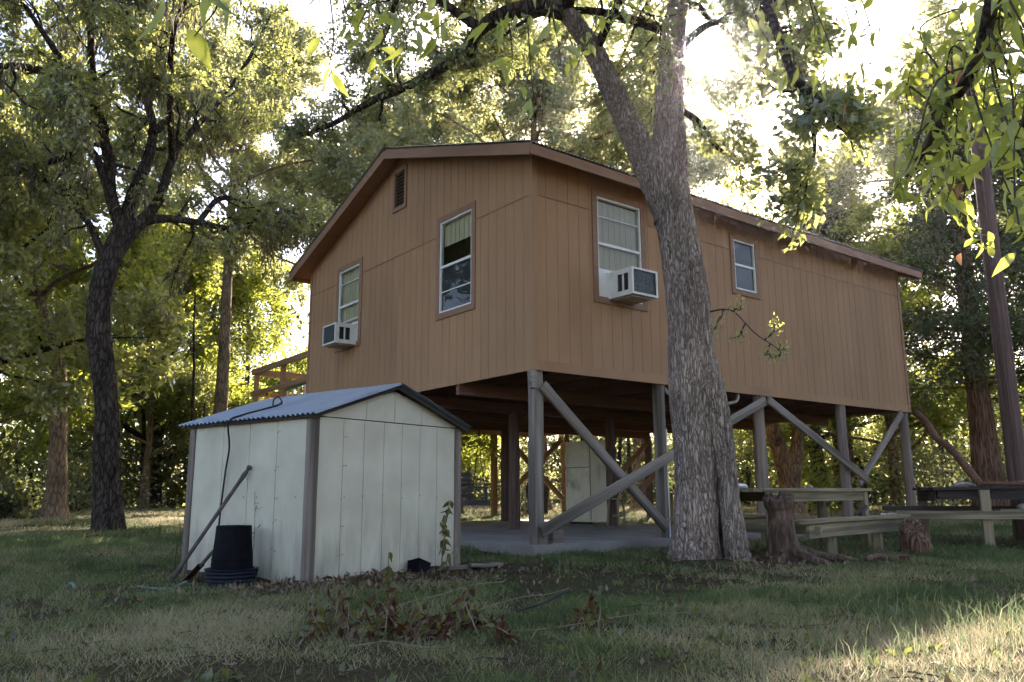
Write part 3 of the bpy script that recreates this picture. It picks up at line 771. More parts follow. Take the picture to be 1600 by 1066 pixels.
# ------------------------------------------------------------------ window air conditioners
def ac_unit(label, loc, rotz, w, h, d):
    """local: x along the wall, -y outward, z up from the sill"""
    t = thing("window_air_conditioner", label, "air conditioner", loc, rotz, "window air conditioners")
    m = MB()
    m.box(-w / 2, w / 2, -d, .10, 0, .02); m.box(-w / 2, w / 2, -d, .10, h - .02, h)
    m.box(-w / 2, -w / 2 + .02, -.10, .10, .02, h - .02); m.box(w / 2 - .02, w / 2, -.10, .10, .02, h - .02)
    for s in (-1, 1):
        x0, x1 = (-w / 2, -w / 2 + .018) if s < 0 else (w / 2 - .018, w / 2)
        m.box(x0, x1, -d, -.34 * d - .17, .02, h - .02) if False else None
        m.box(x0, x1, -d, -d + .07, .02, h - .02); m.box(x0, x1, -d + .07, -.10, .02, .07); m.box(x0, x1, -d + .07, -.10, h - .07, h - .02)
        m.box(x0, x1, -d + .165, -d + .19, .07, h - .07); m.box(x0, x1, -d + .285, -.10, .07, h - .07)
    case = m.build("case", M['ac_white'], t)
    fr = .03
    m = MB()
    m.box(-w / 2 - .004, -w / 2 + fr, -d - .012, -d - .0005, 0, h); m.box(w / 2 - fr, w / 2 + .004, -d - .012, -d - .0005, 0, h)
    m.box(-w / 2 + fr, w / 2 - fr, -d - .012, -d - .0005, 0, fr); m.box(-w / 2 + fr, w / 2 - fr, -d - .012, -d - .0005, h - fr, h)
    m.build("rear_frame", M['ac_white'], t)
    m = MB(); m.box(-w / 2 + .02, w / 2 - .02, -d + .012, -d + .03, .02, h - .02)
    coil = m.build("coil", M['coil'], t)
    for k in range(9):
        zz = fr + .01 + k * (h - 2 * fr) / 9
        m = MB(); m.box(-w / 2 + fr - .004, w / 2 - fr + .004, -d + .002, -d + .008, zz, zz + .006); m.build("grille_wire", M['coil'], coil)
    for k in range(6):
        xx = -w / 2 + fr + .03 + k * (w - 2 * fr - .06) / 5
        m = MB(); m.box(xx - .003, xx + .003, -d + .0085, -d + .0115, .025, h - .025); m.build("grille_wire", M['coil'], coil)
    for s in (-1, 1):
        x0, x1 = (-w / 2 + .022, -w / 2 + .028) if s < 0 else (w / 2 - .028, w / 2 - .022)
        m = MB(); m.box(x0, x1, -d + .04, -.06, .03, h - .03); m.build("side_louvre", M['dark_slot'], t)
    m = MB(); m.box(-w / 2 + .05, w / 2 - .05, -d + .05, .0, -.022, -.001); m.build("drip_tray", M['wire'], t)
    return t
ac = ac_unit("white box air conditioner in the curtained window nearest the house corner", (1.64, -.03, 3.50), 0, .52, .39, .46)
ac2 = ac_unit("small white air conditioner in the gable-end window beside the deck", (-.03, 5.42, 3.46), -math.pi / 2, .54, .37, .40)
# filler panels beside / above the units belong to the windows: white boards on the sill
vtrim("filler_panel", 1.20, 1.378, -.006, .012, 3.527, 3.90, M['white_paint']); vtrim("filler_panel", 1.902, 2.10, -.006, .012, 3.527, 3.90, M['white_paint'])
vtrim("filler_panel", 1.20, 2.10, -.007, .012, 3.902, 3.945, M['white_paint'])
vtrim("filler_panel", -.006, .012, 5.10, 5.148, 3.527, 3.86, M['white_paint']); vtrim("filler_panel", -.006, .012, 5.692, 5.96, 3.527, 3.86, M['white_paint'])
vtrim("filler_panel", -.007, .012, 5.10, 5.96, 3.862, 3.90, M['white_paint'])

# things on the deck
t = thing("stepladder", "green and silver stepladder lying on the deck behind the railing", "ladder", (.5, 8.0, 2.6))
for z in (.30, .62):
    board("ladder_rail", t, (0, -.4, z), (.2, 2.3, z - .02), .08, .03, M['green_paint'])
for k in range(7):
    y = -.3 + k * .4
    board("rung", t, (.02 + k * .03, y, .28), (.02 + k * .03, y, .64), .07, .03, M['alu'], up=(0, 1, 0))
t = thing("yellow_caution_board", "yellow plastic caution board standing beside the deck corner post", "board", (.30, 10.32, 2.6))
m = MB(); m.hexa([(-.02, -.13, 0), (.02, -.13, 0), (.02, .13, 0), (-.02, .13, 0), (-.01, -.10, .56), (.03, -.10, .56), (.03, .10, .56), (-.01, .10, .56)]); m.build("panel", M['yellow'], t)
m = MB(); m.box(-.03, -.012, -.05, .05, .46, .50); m.build("grip", M['rubber'], t)

# ------------------------------------------------------------------ SHED (local x along the gable front, y towards the back)
shed = thing("pump_shed", "small off-white shed with a corrugated metal gable roof", "shed", (SHED_O[0], SHED_O[1], 0), SHED_R)
W_, D_ = SHED_W, SHED_D
HE, HP = 1.45, 1.785
PW = .075
for (x, y, h) in ((-.012, -.012, HE), (W_ - PW + .012, -.012, HE), (-.012, D_ - PW, HE), (W_ - PW + .012, D_ - PW, HE)):
    board("post", shed, (x + PW / 2, y + PW / 2, -.12), (x + PW / 2, y + PW / 2, h), PW, PW + .02, M['grey_wood'], up=(1, 0, 0), wav=.003, nseg=4)
def shed_sheet(p0, p1, z0, z1f, grooves, mirror):
    """sheet with raised strips between narrow grooves, along p0->p1 in plan"""
    p0, p1 = np.array(p0), np.array(p1)
    L = np.linalg.norm(p1 - p0); u = (p1 - p0) / L; n = np.array([u[1], -u[0]]) * (1 if not mirror else -1)
    br = sorted({0.0, L, *[g - .005 for g in grooves], *[g + .005 for g in grooves]})
    m = MB()
    for a, b in zip(br[:-1], br[1:]):
        dep = .006 if any(abs((a + b) / 2 - g) < .006 for g in grooves) else 0
        def q(s, o): r = p0 + u * s + n * o; return r
        o1, o0 = .0 - dep, -.014
        A, B, C_, D2 = q(a, o1), q(b, o1), q(b, o0), q(a, o0)
        P = [(*A, z0), (*B, z0), (*C_, z0), (*D2, z0), (*A, z1f(a)), (*B, z1f(b)), (*C_, z1f(b)), (*D2, z1f(a))]
        m.add(P, BOXF if not mirror else [k[::-1] for k in BOXF])
    return m.build("wall_sheet", M['shed'], shed)
gr_f = [.27, .50, .72, .95, 1.16, 1.37]
shed_sheet((PW - .005, .004), (W_ - PW + .005, .004), .01, lambda a: HE - .02, [g for g in (.28, .53, .78, 1.02, 1.27, 1.52)], False)
shed_sheet((PW - .005 - .06, -.006), (W_ - PW + .065, -.006), HE - .012, lambda a: HE + .012 + (HP - HE - .06) * (1 - abs((a - .01) / (W_ - .02) * 2 - 1)) if True else 0, [.60, .965, 1.34], False)
shed_sheet((.004, PW - .005), (.004, D_ - PW + .005), .01, lambda a: HE - .005, [.42, .83, 1.25], True)
shed_sheet((W_ - .004, PW - .005), (W_ - .004, D_ - PW + .005), .01, lambda a: HE - .005, [.42, .83, 1.25], False)
shed_sheet((PW - .005, D_ - .004), (W_ - PW + .005, D_ - .004), .01, lambda a: HE - .02, [.5, 1.0], True)
m = MB(); m.hexa([(.06, D_ - .02, HE - .02), (W_ - .06, D_ - .02, HE - .02), (W_ - .06, D_, HE - .02), (.06, D_, HE - .02), (W_ / 2 - .01, D_ - .02, HP - .05), (W_ / 2 + .01, D_ - .02, HP - .05), (W_ / 2 + .01, D_, HP - .05), (W_ / 2 - .01, D_, HP - .05)])
m.build("rear_gable", M['shed'], shed)
# nail heads
nm = mk_mesh("nail_head", *(lambda vf: (vf[0], vf[1]))(lathe([(.006, 0), (.005, .003)], 8)), M['rust'])
rr = random.Random(4)
for (xx) in (.355, .385, .60, .85, 1.10, 1.35, 1.60):
    for z in ((.25, .50, .72, 1.0, 1.28) if xx < .5 else (.74,)):
        put("nail_head", nm, shed, Matrix.Translation((xx + rr.uniform(-.008, .008), .0035, z + rr.uniform(-.02, .02))) @ Matrix.Rotation(math.pi / 2, 4, 'X'))
for yy in (.45, .49):
    for z in (.30, .52, .74, 1.0, 1.3):
        put("nail_head", nm, shed, Matrix.Translation((.0035, yy + rr.uniform(-.01, .01), z + rr.uniform(-.03, .03))) @ Matrix.Rotation(-math.pi / 2, 4, 'Y'))
for yy in (.2, .75, .95, 1.2):
    put("nail_head", nm, shed, Matrix.Translation((.0035, yy, .74)) @ Matrix.Rotation(-math.pi / 2, 4, 'Y'))
# roof: corrugated sheets on each slope, corrugations running from ridge to eave
rs = (HP - HE) / (W_ / 2)
ra = math.atan(rs)
slope_l = math.hypot(W_ / 2 + .07, rs * (W_ / 2 + .07))
nsh = 3
sheet_w = (D_ + .24) / nsh
cmS = corr_mesh("roof_sheet", sheet_w + .03, slope_l, .0095, .068, M['shed_roof'], per=8)
m = MB()
for s in (0, 1):
    xa, xb = (-.04, W_ / 2) if s == 0 else (W_ / 2, W_ + .04)
    za, zb2 = (HE - .04 * rs, HP) if s == 0 else (HP, HE - .04 * rs)
    m.hexa([(xa, -.06, za - .02), (xb, -.06, zb2 - .02), (xb, D_ + .06, zb2 - .02), (xa, D_ + .06, za - .02), (xa, -.06, za + .005), (xb, -.06, zb2 + .005), (xb, D_ + .06, zb2 + .005), (xa, D_ + .06, za + .005)])
sroof = m.build("roof", M['char_wood'], shed)
for k in range(nsh):
    y = -.12 + k * sheet_w
    z0 = HE - .07 * rs + .022 + .004 * (k % 2)
    # sheet local x -> along the ridge, local y -> up the slope
    A = Matrix(((0, math.cos(ra), -math.sin(ra), -.07), (-1, 0, 0, y + sheet_w + .03), (0, math.sin(ra), math.cos(ra), z0), (0, 0, 0, 1)))
    put("roof_sheet", cmS, sroof, A)
    B = Matrix(((0, -math.cos(ra), math.sin(ra), W_ + .07), (1, 0, 0, y), (0, math.sin(ra), math.cos(ra), z0), (0, 0, 0, 1)))
    put("roof_sheet", cmS, sroof, B)
board("barge_board", sroof, (W_ / 2, -.075, HP - .022), (W_ + .05, -.075, HE - .05 * rs - .022), .038, .02, M['char_wood'])
board("barge_board", sroof, (-.05, -.072, HE - .05 * rs - .012), (W_ / 2, -.072, HP - .012), .03, .02, M['char_wood'])
hose("wire_loop", [(.42, 1.15, HE + .17), (.42, 1.14, HE + .24), (.44, 1.10, HE + .27), (.46, 1.07, HE + .23), (.46, 1.06, HE + .17)], .008, M['rust'], sroof)
def shed_pt(x, y, z):
    p = SHED_O + _su * x + _sv * y
    return (p[0], p[1], z)

# cable over the roof and down the white wall
rsz = lambda x: HE + rs * x + .045
cb = hose("black_cable", [shed_pt(.46, 1.06, rsz(.46) + .02), shed_pt(.38, 1.02, rsz(.38)), shed_pt(.2, 1.06, rsz(.2)), shed_pt(.02, 1.10, rsz(.02)), shed_pt(-.10, 1.10, HE - .02), shed_pt(-.05, 1.14, HE - .25), shed_pt(-.025, 1.22, .95), shed_pt(-.03, 1.26, .5), shed_pt(-.05, 1.22, .2), shed_pt(-.12, 1.18, .03)], .009, M['rubber'], n=70)
tag(cb, "black cable hanging from the shed roof down its white wall", "cable")

# buckets against the shed
bx_, by_ = shed_pt(-.30, .62, 0)[:2]
bz = float(ground_z(bx_, by_))
t = thing("black_bucket", "black bucket standing upside down on the blue tub by the shed", "bucket", (bx_, by_, bz + .10), .4)
v, f = lathe([(.172, 0), (.180, .003), (.181, .03), (.170, .036), (.172, .05), (.162, .16), (.150, .30), (.147, .372), (.143, .380), (.128, .381), (.125, .372), (0.02, .371)], 36)
obj("body", v, f, M['black_plastic'], t, smooth=False)
v, f = lathe([(.1665, .095), (.1715, .098), (.1715, .108), (.1655, .111)], 36); obj("rib", v, f, M['black_plastic'], t)
hose("bail", [(.178, 0, .06), (.19, -.06, .03), (.16, -.13, .01), (.08, -.185, .02), (0, -.20, .02)], .004, M['wire'], t, 6, 20)
t = thing("blue_tub", "squat dark blue ribbed tub under the upside-down black bucket", "tub", (bx_, by_, bz - .03), 0)
prof = [(.19, 0)]
for k in range(4):
    z = .02 + k * .032
    prof += [(.195 + .004 * k, z), (.206 + .004 * k, z + .006), (.206 + .004 * k, z + .02), (.196 + .004 * k, z + .026)]
prof += [(.222, .145), (.225, .155), (.215, .158), (.19, .135), (.02, .128)]
v, f = lathe(prof, 36); obj("body", v, f, M['blue_plastic'], t)
# long handle leaning on the wall, and a rusty spade
def sp_(x, y, z): return Vector(shed_pt(x, y, z))
p0 = sp_(-.52, 1.22, -.01); p1 = sp_(-.02, .86, 1.0)
t = thing("long_tool_handle", "long dark wooden tool handle leaning against the white shed wall", "tool handle", p0)
n = 16
pth = np.array([tuple((p1 - p0) * (i / n)) for i in range(n + 1)]); rad = np.array([.017 + (.006 if i > n - 2 else 0) + (.004 if i < 3 else 0) for i in range(n + 1)]); rad[-1] = .012
v, q = tube_arrays(pth, rad, 12); obj("shaft", v, q, M['handle_wood'], t, smooth=True)
v, f = lathe([(.012, 0), (.024, .004), (.026, .02), (.02, .034), (.006, .038)], 14)
obj("knob", v, f, M['handle_wood'], t, Matrix.Translation(p1 - p0) @ (p1 - p0).to_track_quat('Z', 'Y').to_matrix().to_4x4() @ Matrix.Translation((0, 0, -.01)), smooth=True)
p0 = sp_(-.42, 1.14, .0); p1 = sp_(-.20, .78, .44)
t = thing("rusty_spade", "rusty short spade propped beside the black bucket, blade on the soil", "spade", p0)
dv = (p1 - p0)
bq = dv.to_track_quat('Z', 'Y').to_matrix().to_4x4()
m = MB()
nx, nz = 6, 6
for side in (0, 1):
    vv = []
    for j in range(nz + 1):
        for i in range(nx + 1):
            s = i / nx * 2 - 1
            zz = j / nz * .26
            ww = .075 * (1 if j > 2 else (.55 + .15 * j))
            vv.append((s * ww, .022 * (1 - s * s) + .003 * side, zz - .05))
    ff = [(j * (nx + 1) + i, j * (nx + 1) + i + 1, (j + 1) * (nx + 1) + i + 1, (j + 1) * (nx + 1) + i) for j in range(nz) for i in range(nx)]
    m.add(vv, ff if side else [q[::-1] for q in ff])
m.build("blade", M['rust'], t, bq)
hose("shaft", [tuple(dv * .33), tuple(dv * .55 + Vector((0, 0, .012))), tuple(dv * .8), tuple(dv)], .016, M['handle_wood'], t, 10, 14)
v, f = lathe([(.02, -.06), (.021, -.03), (.02, .03), (.019, .06)], 12)
obj("grip", v, f, M['handle_wood'], t, Matrix.Translation(dv) @ Matrix.Rotation(math.pi / 2, 4, 'Y'), smooth=True)
gz0 = lambda x, y: float(ground_z(x, y))
hp = [shed_pt(-.60, .80, 0), shed_pt(-.70, .88, 0), shed_pt(-.77, 1.02, 0), shed_pt(-.80, 1.22, 0)]
hs_ = hose("garden_hose", [(p[0], p[1], gz0(p[0], p[1]) + .012 + (.05 if i == 0 else 0)) for i, p in enumerate(hp)], .009, M['hose'])
tag(hs_, "faded green hose end curving over the soil in front of the shed", "hose")
hs2 = hose("hose_offcut", [(-5.33, -.50, .0), (-5.32, -.54, .05), (-5.30, -.59, .06), (-5.29, -.66, .02)], .011, M['hose'])
tag(hs2, "short pale blue-green hose offcut sticking up from the grass left of the shed", "hose")

# little things by the shed's front
t = thing("black_crate", "small tilted black plastic box against the shed foot", "box", shed_pt(1.22, -.12, .0), SHED_R)
m = MB(); m.box(-.085, .085, -.07, -.062, 0, .13); m.box(-.085, .085, .062, .07, 0, .13); m.box(-.085, -.077, -.062, .062, 0, .13); m.box(.077, .085, -.062, .062, 0, .13); m.box(-.077, .077, -.062, .062, 0, .008)
m.build("shell", M['black_plastic'], t, Matrix.Rotation(.35, 4, 'Y') @ Matrix.Rotation(-.25, 4, 'X'))
m = MB(); m.box(-.09, .09, -.075, .075, .13, .136); m.build("lid", M['black_plastic'], t, Matrix.Rotation(.35, 4, 'Y') @ Matrix.Rotation(-.25, 4, 'X'))
for k, (x, y, rz_, L_) in enumerate(((1.72, -.22, .2, .42), (1.98, -.30, -.15, .36))):
    p = shed_pt(x, y, 0)
    b = board("scrap_board", None, (p[0] - L_ / 2, p[1], .045 + .02 * k), (p[0] + L_ / 2, p[1] + rz_ * L_, .05), .035, .10, M['grey_wood'], wav=.006, nseg=4)
    tag(b, ("grey scrap board lying at the shed's right front corner" if k == 0 else "shorter grey scrap board lying just right of the shed corner"), "board")

# ------------------------------------------------------------------ under the house
t = thing("refrigerator", "old cream refrigerator with freezer door standing on the slab under the house", "refrigerator", (4.93, 4.3, .12))
fw_, fd_, fh = .74, .76, 1.72          # doors face -x
m = MB(); m.box(.06, fd_, 0, fw_, .05, fh); m.build("cabinet", M['fridge'], t)
def rbox(name, x0, x1, y0, y1, z0, z1, mat, parent, c=.02):
    return board(name, parent, ((x0 + x1) / 2, (y0 + y1) / 2, z0), ((x0 + x1) / 2, (y0 + y1) / 2, z1), y1 - y0, x1 - x0, mat, up=(0, 1, 0), c=c)
d1 = rbox("door", 0, .052, .004, fw_ - .004, .09, 1.16, M['fridge'], t); d2 = rbox("door", 0, .052, .004, fw_ - .004, 1.175, fh - .002, M['fridge'], t)
d2["label"] = "freezer door"
rbox("gasket", .0525, .0595, .012, fw_ - .012, .1, fh - .01, M['rubber'], t, .001)
rbox("gasket", .01, .05, .006, fw_ - .006, 1.1605, 1.1745, M['rust'], t, .001)
for (z0, z1) in ((.75, 1.10), (1.22, 1.45)):
    rbox("handle", -.04, -.018, .66, .69, z0, z1, M['fridge'], t, .004)
    rbox("handle_mount", -.018, -.0005, .66, .69, z0, z0 + .03, M['fridge'], t, .003)
rbox("kick_plate", .07, .09, .02, fw_ - .02, .0, .05, M['rubber'], t, .002)
for (x, y) in ((.12, .06), (.12, fw_ - .06), (fd_ - .06, .06), (fd_ - .06, fw_ - .06)):
    v, f = lathe([(.02, 0), (.02, .05)], 10); obj("foot", v, f, M['rubber'], t, Matrix.Translation((x, y, 0)))

t = thing("wooden_stool", "rough wooden stool in front of the cream refrigerator", "stool", (4.95, 3.55, .12), .5)
board("seat", t, (-.24, 0, .52), (.24, 0, .52), .03, .30, M['table_wood'])
for sx in (-1, 1):
    for sy in (-1, 1):
        board("leg", t, (sx * .22, sy * .12, 0), (sx * .17, sy * .09, .505), .04, .04, M['table_wood'], up=(1, 0, 0))
board("stretcher", t, (-.2, 0, .2), (.2, 0, .2), .04, .02, M['table_wood'])

t = thing("trestle_table", "grey-topped trestle table with crossed metal legs under the far end of the house", "table", (8.2, 4.6, .0), -.55)
board("top", t, (-.95, 0, .74), (.95, 0, .74), .035, .7, M['grey_bench'])
for sx in (-.7, .7):
    for sgn in (-1, 1):
        board("leg", t, (sx - .28 * sgn, .012 * sgn, 0), (sx + .28 * sgn, .012 * sgn, .72), .035, .022, M['rubber'])
for sx in (-.25, .25):
    board("post_leg", t, (sx, .2, 0), (sx, .2, .72), .10, .10, M['table_wood'], up=(1, 0, 0))

t = thing("porch_swing", "grey slatted porch swing hanging under the house left of the dark posts", "swing", (2.35, 5.6, .62), -.05)
for k in range(5):
    board("seat_slat", t, (-.75, -.22 + k * .11, 0), (.75, -.22 + k * .11, 0), .022, .09, M['grey_bench'])
for k in range(5):
    board("back_slat", t, (-.75, .30 + k * .025, .10 + k * .105), (.75, .30 + k * .025, .10 + k * .105), .085, .02, M['grey_bench'])
for sx in (-.72, .72):
    board("arm", t, (sx, -.25, .26), (sx, .33, .26), .03, .07, M['grey_bench']); board("arm_post", t, (sx, -.22, -.03), (sx, -.22, .245), .05, .04, M['grey_bench'], up=(1, 0, 0))
    board("back_post", t, (sx * .97, .32, -.05), (sx * .97, .43, .60), .05, .035, M['grey_bench'], up=(1, 0, 0))
    hose("chain", [(sx * 1.06, -.2, .02), (sx * 1.06, .05, .9), (sx * 1.06, .1, 1.60)], .008, M['rubber'], t, 6, 12)
    hose("chain", [(sx * 1.06, .36, .2), (sx * 1.06, .2, .9), (sx * 1.06, .1, 1.60)], .008, M['rubber'], t, 6, 12)
board("front_rail", t, (-.78, -.275, -.045), (.78, -.275, -.045), .09, .03, M['grey_bench'])

# black covered chair & cooler far under the house
t = thing("black_covered_grill", "black cloth-covered grill beyond the posts under the house", "grill", (9.3, 11.3, .1))
v, f = lathe([(.30, .0), (.31, .3), (.34, .62), (.37, .75), (.36, .88), (.30, 1.02), (.18, 1.12), (.05, 1.16)], 20)
obj("cover", v, f, M['rubber'], t, smooth=True)
for sx in (-1, 1):
    v, f = lathe([(.07, 0), (.09, .01), (.09, .035), (.07, .045)], 16); obj("wheel", v, f, M['rubber'], t, Matrix.Translation((sx * .3, .1, .09)) @ Matrix.Rotation(math.pi / 2, 4, 'Y'))

# chain-link fence panel behind the house
t = thing("chain_link_fence", "low rusty chain-link fence behind the house, seen between the posts", "fence", (0, 0, 0))
fa, fb = np.array([7.2, 12.6]), np.array([13.5, 10.6]); fl = np.linalg.norm(fb - fa); fu = (fb - fa) / fl
tl = []
fh0, fh1 = .12, 1.05
ncell = int(fl / .13)
for i in range(-8, ncell + 1):
    for sgn in (0, 1):
        s0, s1 = i * .13, i * .13 + (fh1 - fh0)
        if sgn: s0, s1 = s1, s0
        za, zb_ = fh0, fh1
        a0, a1 = s0, s1
        # clip to the run
        ts = [0.0, 1.0]
        if max(a0, a1) < 0 or min(a0, a1) > fl: continue
        def cl(a): return min(max(a, 0), fl)
        t0 = (cl(a0) - a0) / (a1 - a0); t1 = (cl(a1) - a0) / (a1 - a0)
        A = fa + fu * cl(a0); B = fa + fu * cl(a1)
        tl.append((np.array([(A[0], A[1], za + (zb_ - za) * t0), (B[0], B[1], za + (zb_ - za) * t1)]), np.array([.0035, .0035])))
V, Q = tubes(tl, lambda r: 3)
wm = obj("wire_mesh", V, Q, M['wire'], t); wm["kind"] = "stuff"
for i in range(4):
    p = fa + fu * fl * i / 3
    v, f = lathe([(.025, 0), (.025, 1.12), (.03, 1.13), (.01, 1.16)], 10); obj("fence_post", v, f, M['wire'], t, Matrix.Translation((p[0], p[1], 0.05)))
board("top_rail", t, (*fa, 1.07), (*fb, 1.07), .03, .03, M['wire'])

# ------------------------------------------------------------------ picnic table
ut, vt = np.array([.994, .106]), np.array([-.106, .994])
PT = np.array([1.50, -2.93])
pt = thing("picnic_table", "weathered wooden picnic table with bench, beside the big tree", "picnic table", (PT[0], PT[1], 0), math.atan2(ut[1], ut[0]))
for k in range(5):
    y = .52 + k * .152
    board("top_plank", pt, (-.15, y, .785), (2.78, y + random.uniform(-.006, .006), .79), .04, .143, M['table_wood'], wav=.004, nseg=6)
board("apron", pt, (-.02, .50, .705), (2.55, .50, .705), .115, .035, M['table_wood'])
board("apron", pt, (-.02, 1.15, .705), (2.55, 1.15, .705), .115, .035, M['table_wood'])
for x in (.12, 2.62):
    for y in (.52, 1.12):
        board("leg", pt, (x, y, -.05), (x, y, .76), .115, .095, M['table_wood'], up=(1, 0, 0), c=.01)
    board("cross_beam", pt, (x + .075, -.02, .34), (x + .075, 1.80, .34), .09, .04, M['table_wood'])
for y0 in (0.0, 1.58):
    for k in range(2):
        y = y0 + k * .148 + .07
        board("bench_plank", pt, (-.05, y, .435), (2.85, y, .44), .038, .142, M['table_wood'], wav=.004, nseg=6)
    board("bench_apron", pt, (.05, y0 + .06, .335), (2.72, y0 + .06, .335), .155, .04, M['table_wood'])
    for x in (.75, 2.05):
        board("bench_leg", pt, (x, y0 + .13, -.05), (x, y0 + .13, .41), .09, .09, M['table_wood'], up=(1, 0, 0))
def pt_pt(x, y, z):
    p = PT + ut * x + vt * y; return (p[0], p[1], z)
# table-top oddments
def rock_mesh(name, r, seed, mat, sq=(1, 1, .6)):
    v, f = lathe([(.02, -1), (.6, -.8), (.95, -.3), (1, .2), (.7, .75), (.1, 1)], 12)
    v = np.array(v); out = []
    for p in v:
        nn = noise.noise(Vector(p) * 1.3 + Vector((seed * 3.1, seed, 0))) * .35 + 1
        out.append((p[0] * r * nn * sq[0], p[1] * r * nn * sq[1], p[2] * r * nn * sq[2] + r * sq[2] * .7))
    return mk_mesh(name, out, f, mat, smooth=False)
for k, (x, y, r, lb) in enumerate(((1.55, .75, .045, "small grey stone on the middle of the picnic table top"), (1.8, .95, .03, "smallest pale stone on the picnic table's far edge"), (2.9, .25, .0, ""))):
    if r: tag(put("stone", rock_mesh("stone", r, k, M['debris']), None, Matrix.Translation(pt_pt(x, y, .808))), lb, "stone")
b = board("firewood_stick", None, pt_pt(1.75, .2, .475), pt_pt(2.1, .28, .56), .06, .06, M['char_wood'], c=.018, wav=.006, nseg=4); tag(b, "dark stick of firewood propped on the picnic bench", "stick")
b = board("kindling_stick", None, pt_pt(2.15, .12, .475), pt_pt(2.6, .1, .475), .025, .03, M['debris'], wav=.004, nseg=4); tag(b, "thin pale kindling stick lying on the picnic bench", "stick")
t = put("crumpled_bag", rock_mesh("crumpled_bag", .10, 9, M['white_paint'], (1.3, .9, .35)), None, Matrix.Translation(pt_pt(-.02, .85, .805))); tag(t, "crumpled white plastic bag on the picnic table end beside the tree", "bag")

# ------------------------------------------------------------------ second table heaped with scrap, at the right edge
u3, v3 = np.array([.60, -.80]), np.array([.80, .60])
OT = np.array([4.98, -2.22])
t2 = thing("scrap_table", "rough dark-topped wooden table heaped with scrap at the right edge", "table", (OT[0], OT[1], 0), math.atan2(u3[1], u3[0]))
for k in range(7):
    y = .02 + k * .172
    board("top_plank", t2, (.30 + random.uniform(-.08, .08), y, .80), (3.4, y, .81 + random.uniform(-.01, .02)), .04, .165, M['char_wood'], wav=.006, nseg=6)
board("apron", t2, (.45, .02, .715), (3.3, .02, .715), .13, .04, M['char_wood']); board("apron", t2, (.45, 1.13, .715), (3.3, 1.13, .715), .13, .04, M['char_wood'])
board("end_apron", t2, (.42, .04, .70), (.42, 1.12, .70), .15, .04, M['char_wood'])
for (x, y) in ((1.02, -.06), (2.9, -.06), (.47, 1.16), (2.9, 1.16)):
    board("leg", t2, (x, y, -.05), (x, y, .78), .125, .105, M['table_wood'], up=(1, 0, 0), c=.01)
board("bench_beam", t2, (-.15, -.145, .44), (3.5, -.135, .44), .115, .05, M['table_wood'], wav=.004, nseg=6)
board("lower_rail", t2, (-.2, .6, .52), (3.3, .6, .50), .07, .04, M['char_wood'])
def t2_pt(x, y, z):
    p = OT + u3 * x + v3 * y; return (p[0], p[1], z)
def log(name, p0, p1, r, mat, label, cat, bend=.03, group=None, n=14):
    p0, p1 = Vector(p0), Vector(p1)
    rr = random.Random(sum(map(ord, label)))
    pts = [np.array(p0 + (p1 - p0) * (i / 5)) + (0 if i in (0, 5) else np.array([rr.uniform(-bend, bend) for _ in range(3)])) for i in range(6)]
    P = smooth_path(pts, n)
    base = P[0].copy()
    rad = np.array([r * (1 - .25 * i / n) * rr.uniform(.93, 1.07) for i in range(n)])
    v, q = tube_arrays(P - base, rad, 12)
    v = np.vstack([v, P[0] - base, P[-1] - base]); nv = len(v)
    faces = [tuple(x) for x in q] + [((k + 1) % 12, k, nv - 2) for k in range(12)] + [((n - 1) * 12 + k, (n - 1) * 12 + (k + 1) % 12, nv - 1) for k in range(12)]
    o = obj(name, v, faces, mat, None, Matrix.Translation(base), smooth=True)
    return tag(o, label, cat, group)
log("cedar_limb", (9.60, -.30, 2.30), t2_pt(1.05, .12, .84), .07, M['red_wood'], "crooked reddish cedar limb leaning from the house corner down to the scrap table", "log", .035)
log("split_limb", t2_pt(1.05, .02, .865), t2_pt(3.3, -.12, .845), .03, M['red_wood'], "thin red split limb lying along the scrap table's front edge", "stick", .012)
log("grey_limb", t2_pt(1.6, .5, .87), t2_pt(3.2, .8, .88), .045, M['grey_wood'], "thick grey limb lying across the scrap table", "log", .02)
log("weathered_limb", t2_pt(.75, .35, .85), t2_pt(1.6, .75, .86), .03, M['debris'], "short pale limb on the left end of the scrap table", "stick", .02)
for k, (x, y, z, r, lb) in enumerate(((1.6, .15, .52, .13, "leftmost pale debris clump on the shelf under the scrap table"), (1.98, .2, .53, .15, "middle pale debris clump on the shelf under the scrap table"), (2.4, .18, .52, .14, "rightmost pale debris clump on the shelf under the scrap table"))):
    tag(put("debris_clump", rock_mesh("debris_clump", r, 20 + k, M['debris'], (1.3, .8, .45)), None, Matrix.Translation(t2_pt(x, y, z - .02))), lb, "debris", "debris under the scrap table")
b = board("shelf_board", t2, (1.2, .2, .50), (3.3, .2, .50), .03, .5, M['table_wood'])
log("dark_drum_log", t2_pt(2.0, .35, .14), t2_pt(3.4, .4, .16), .20, M['char_wood'], "big dark log lying on the ground under the scrap table", "log", .01)

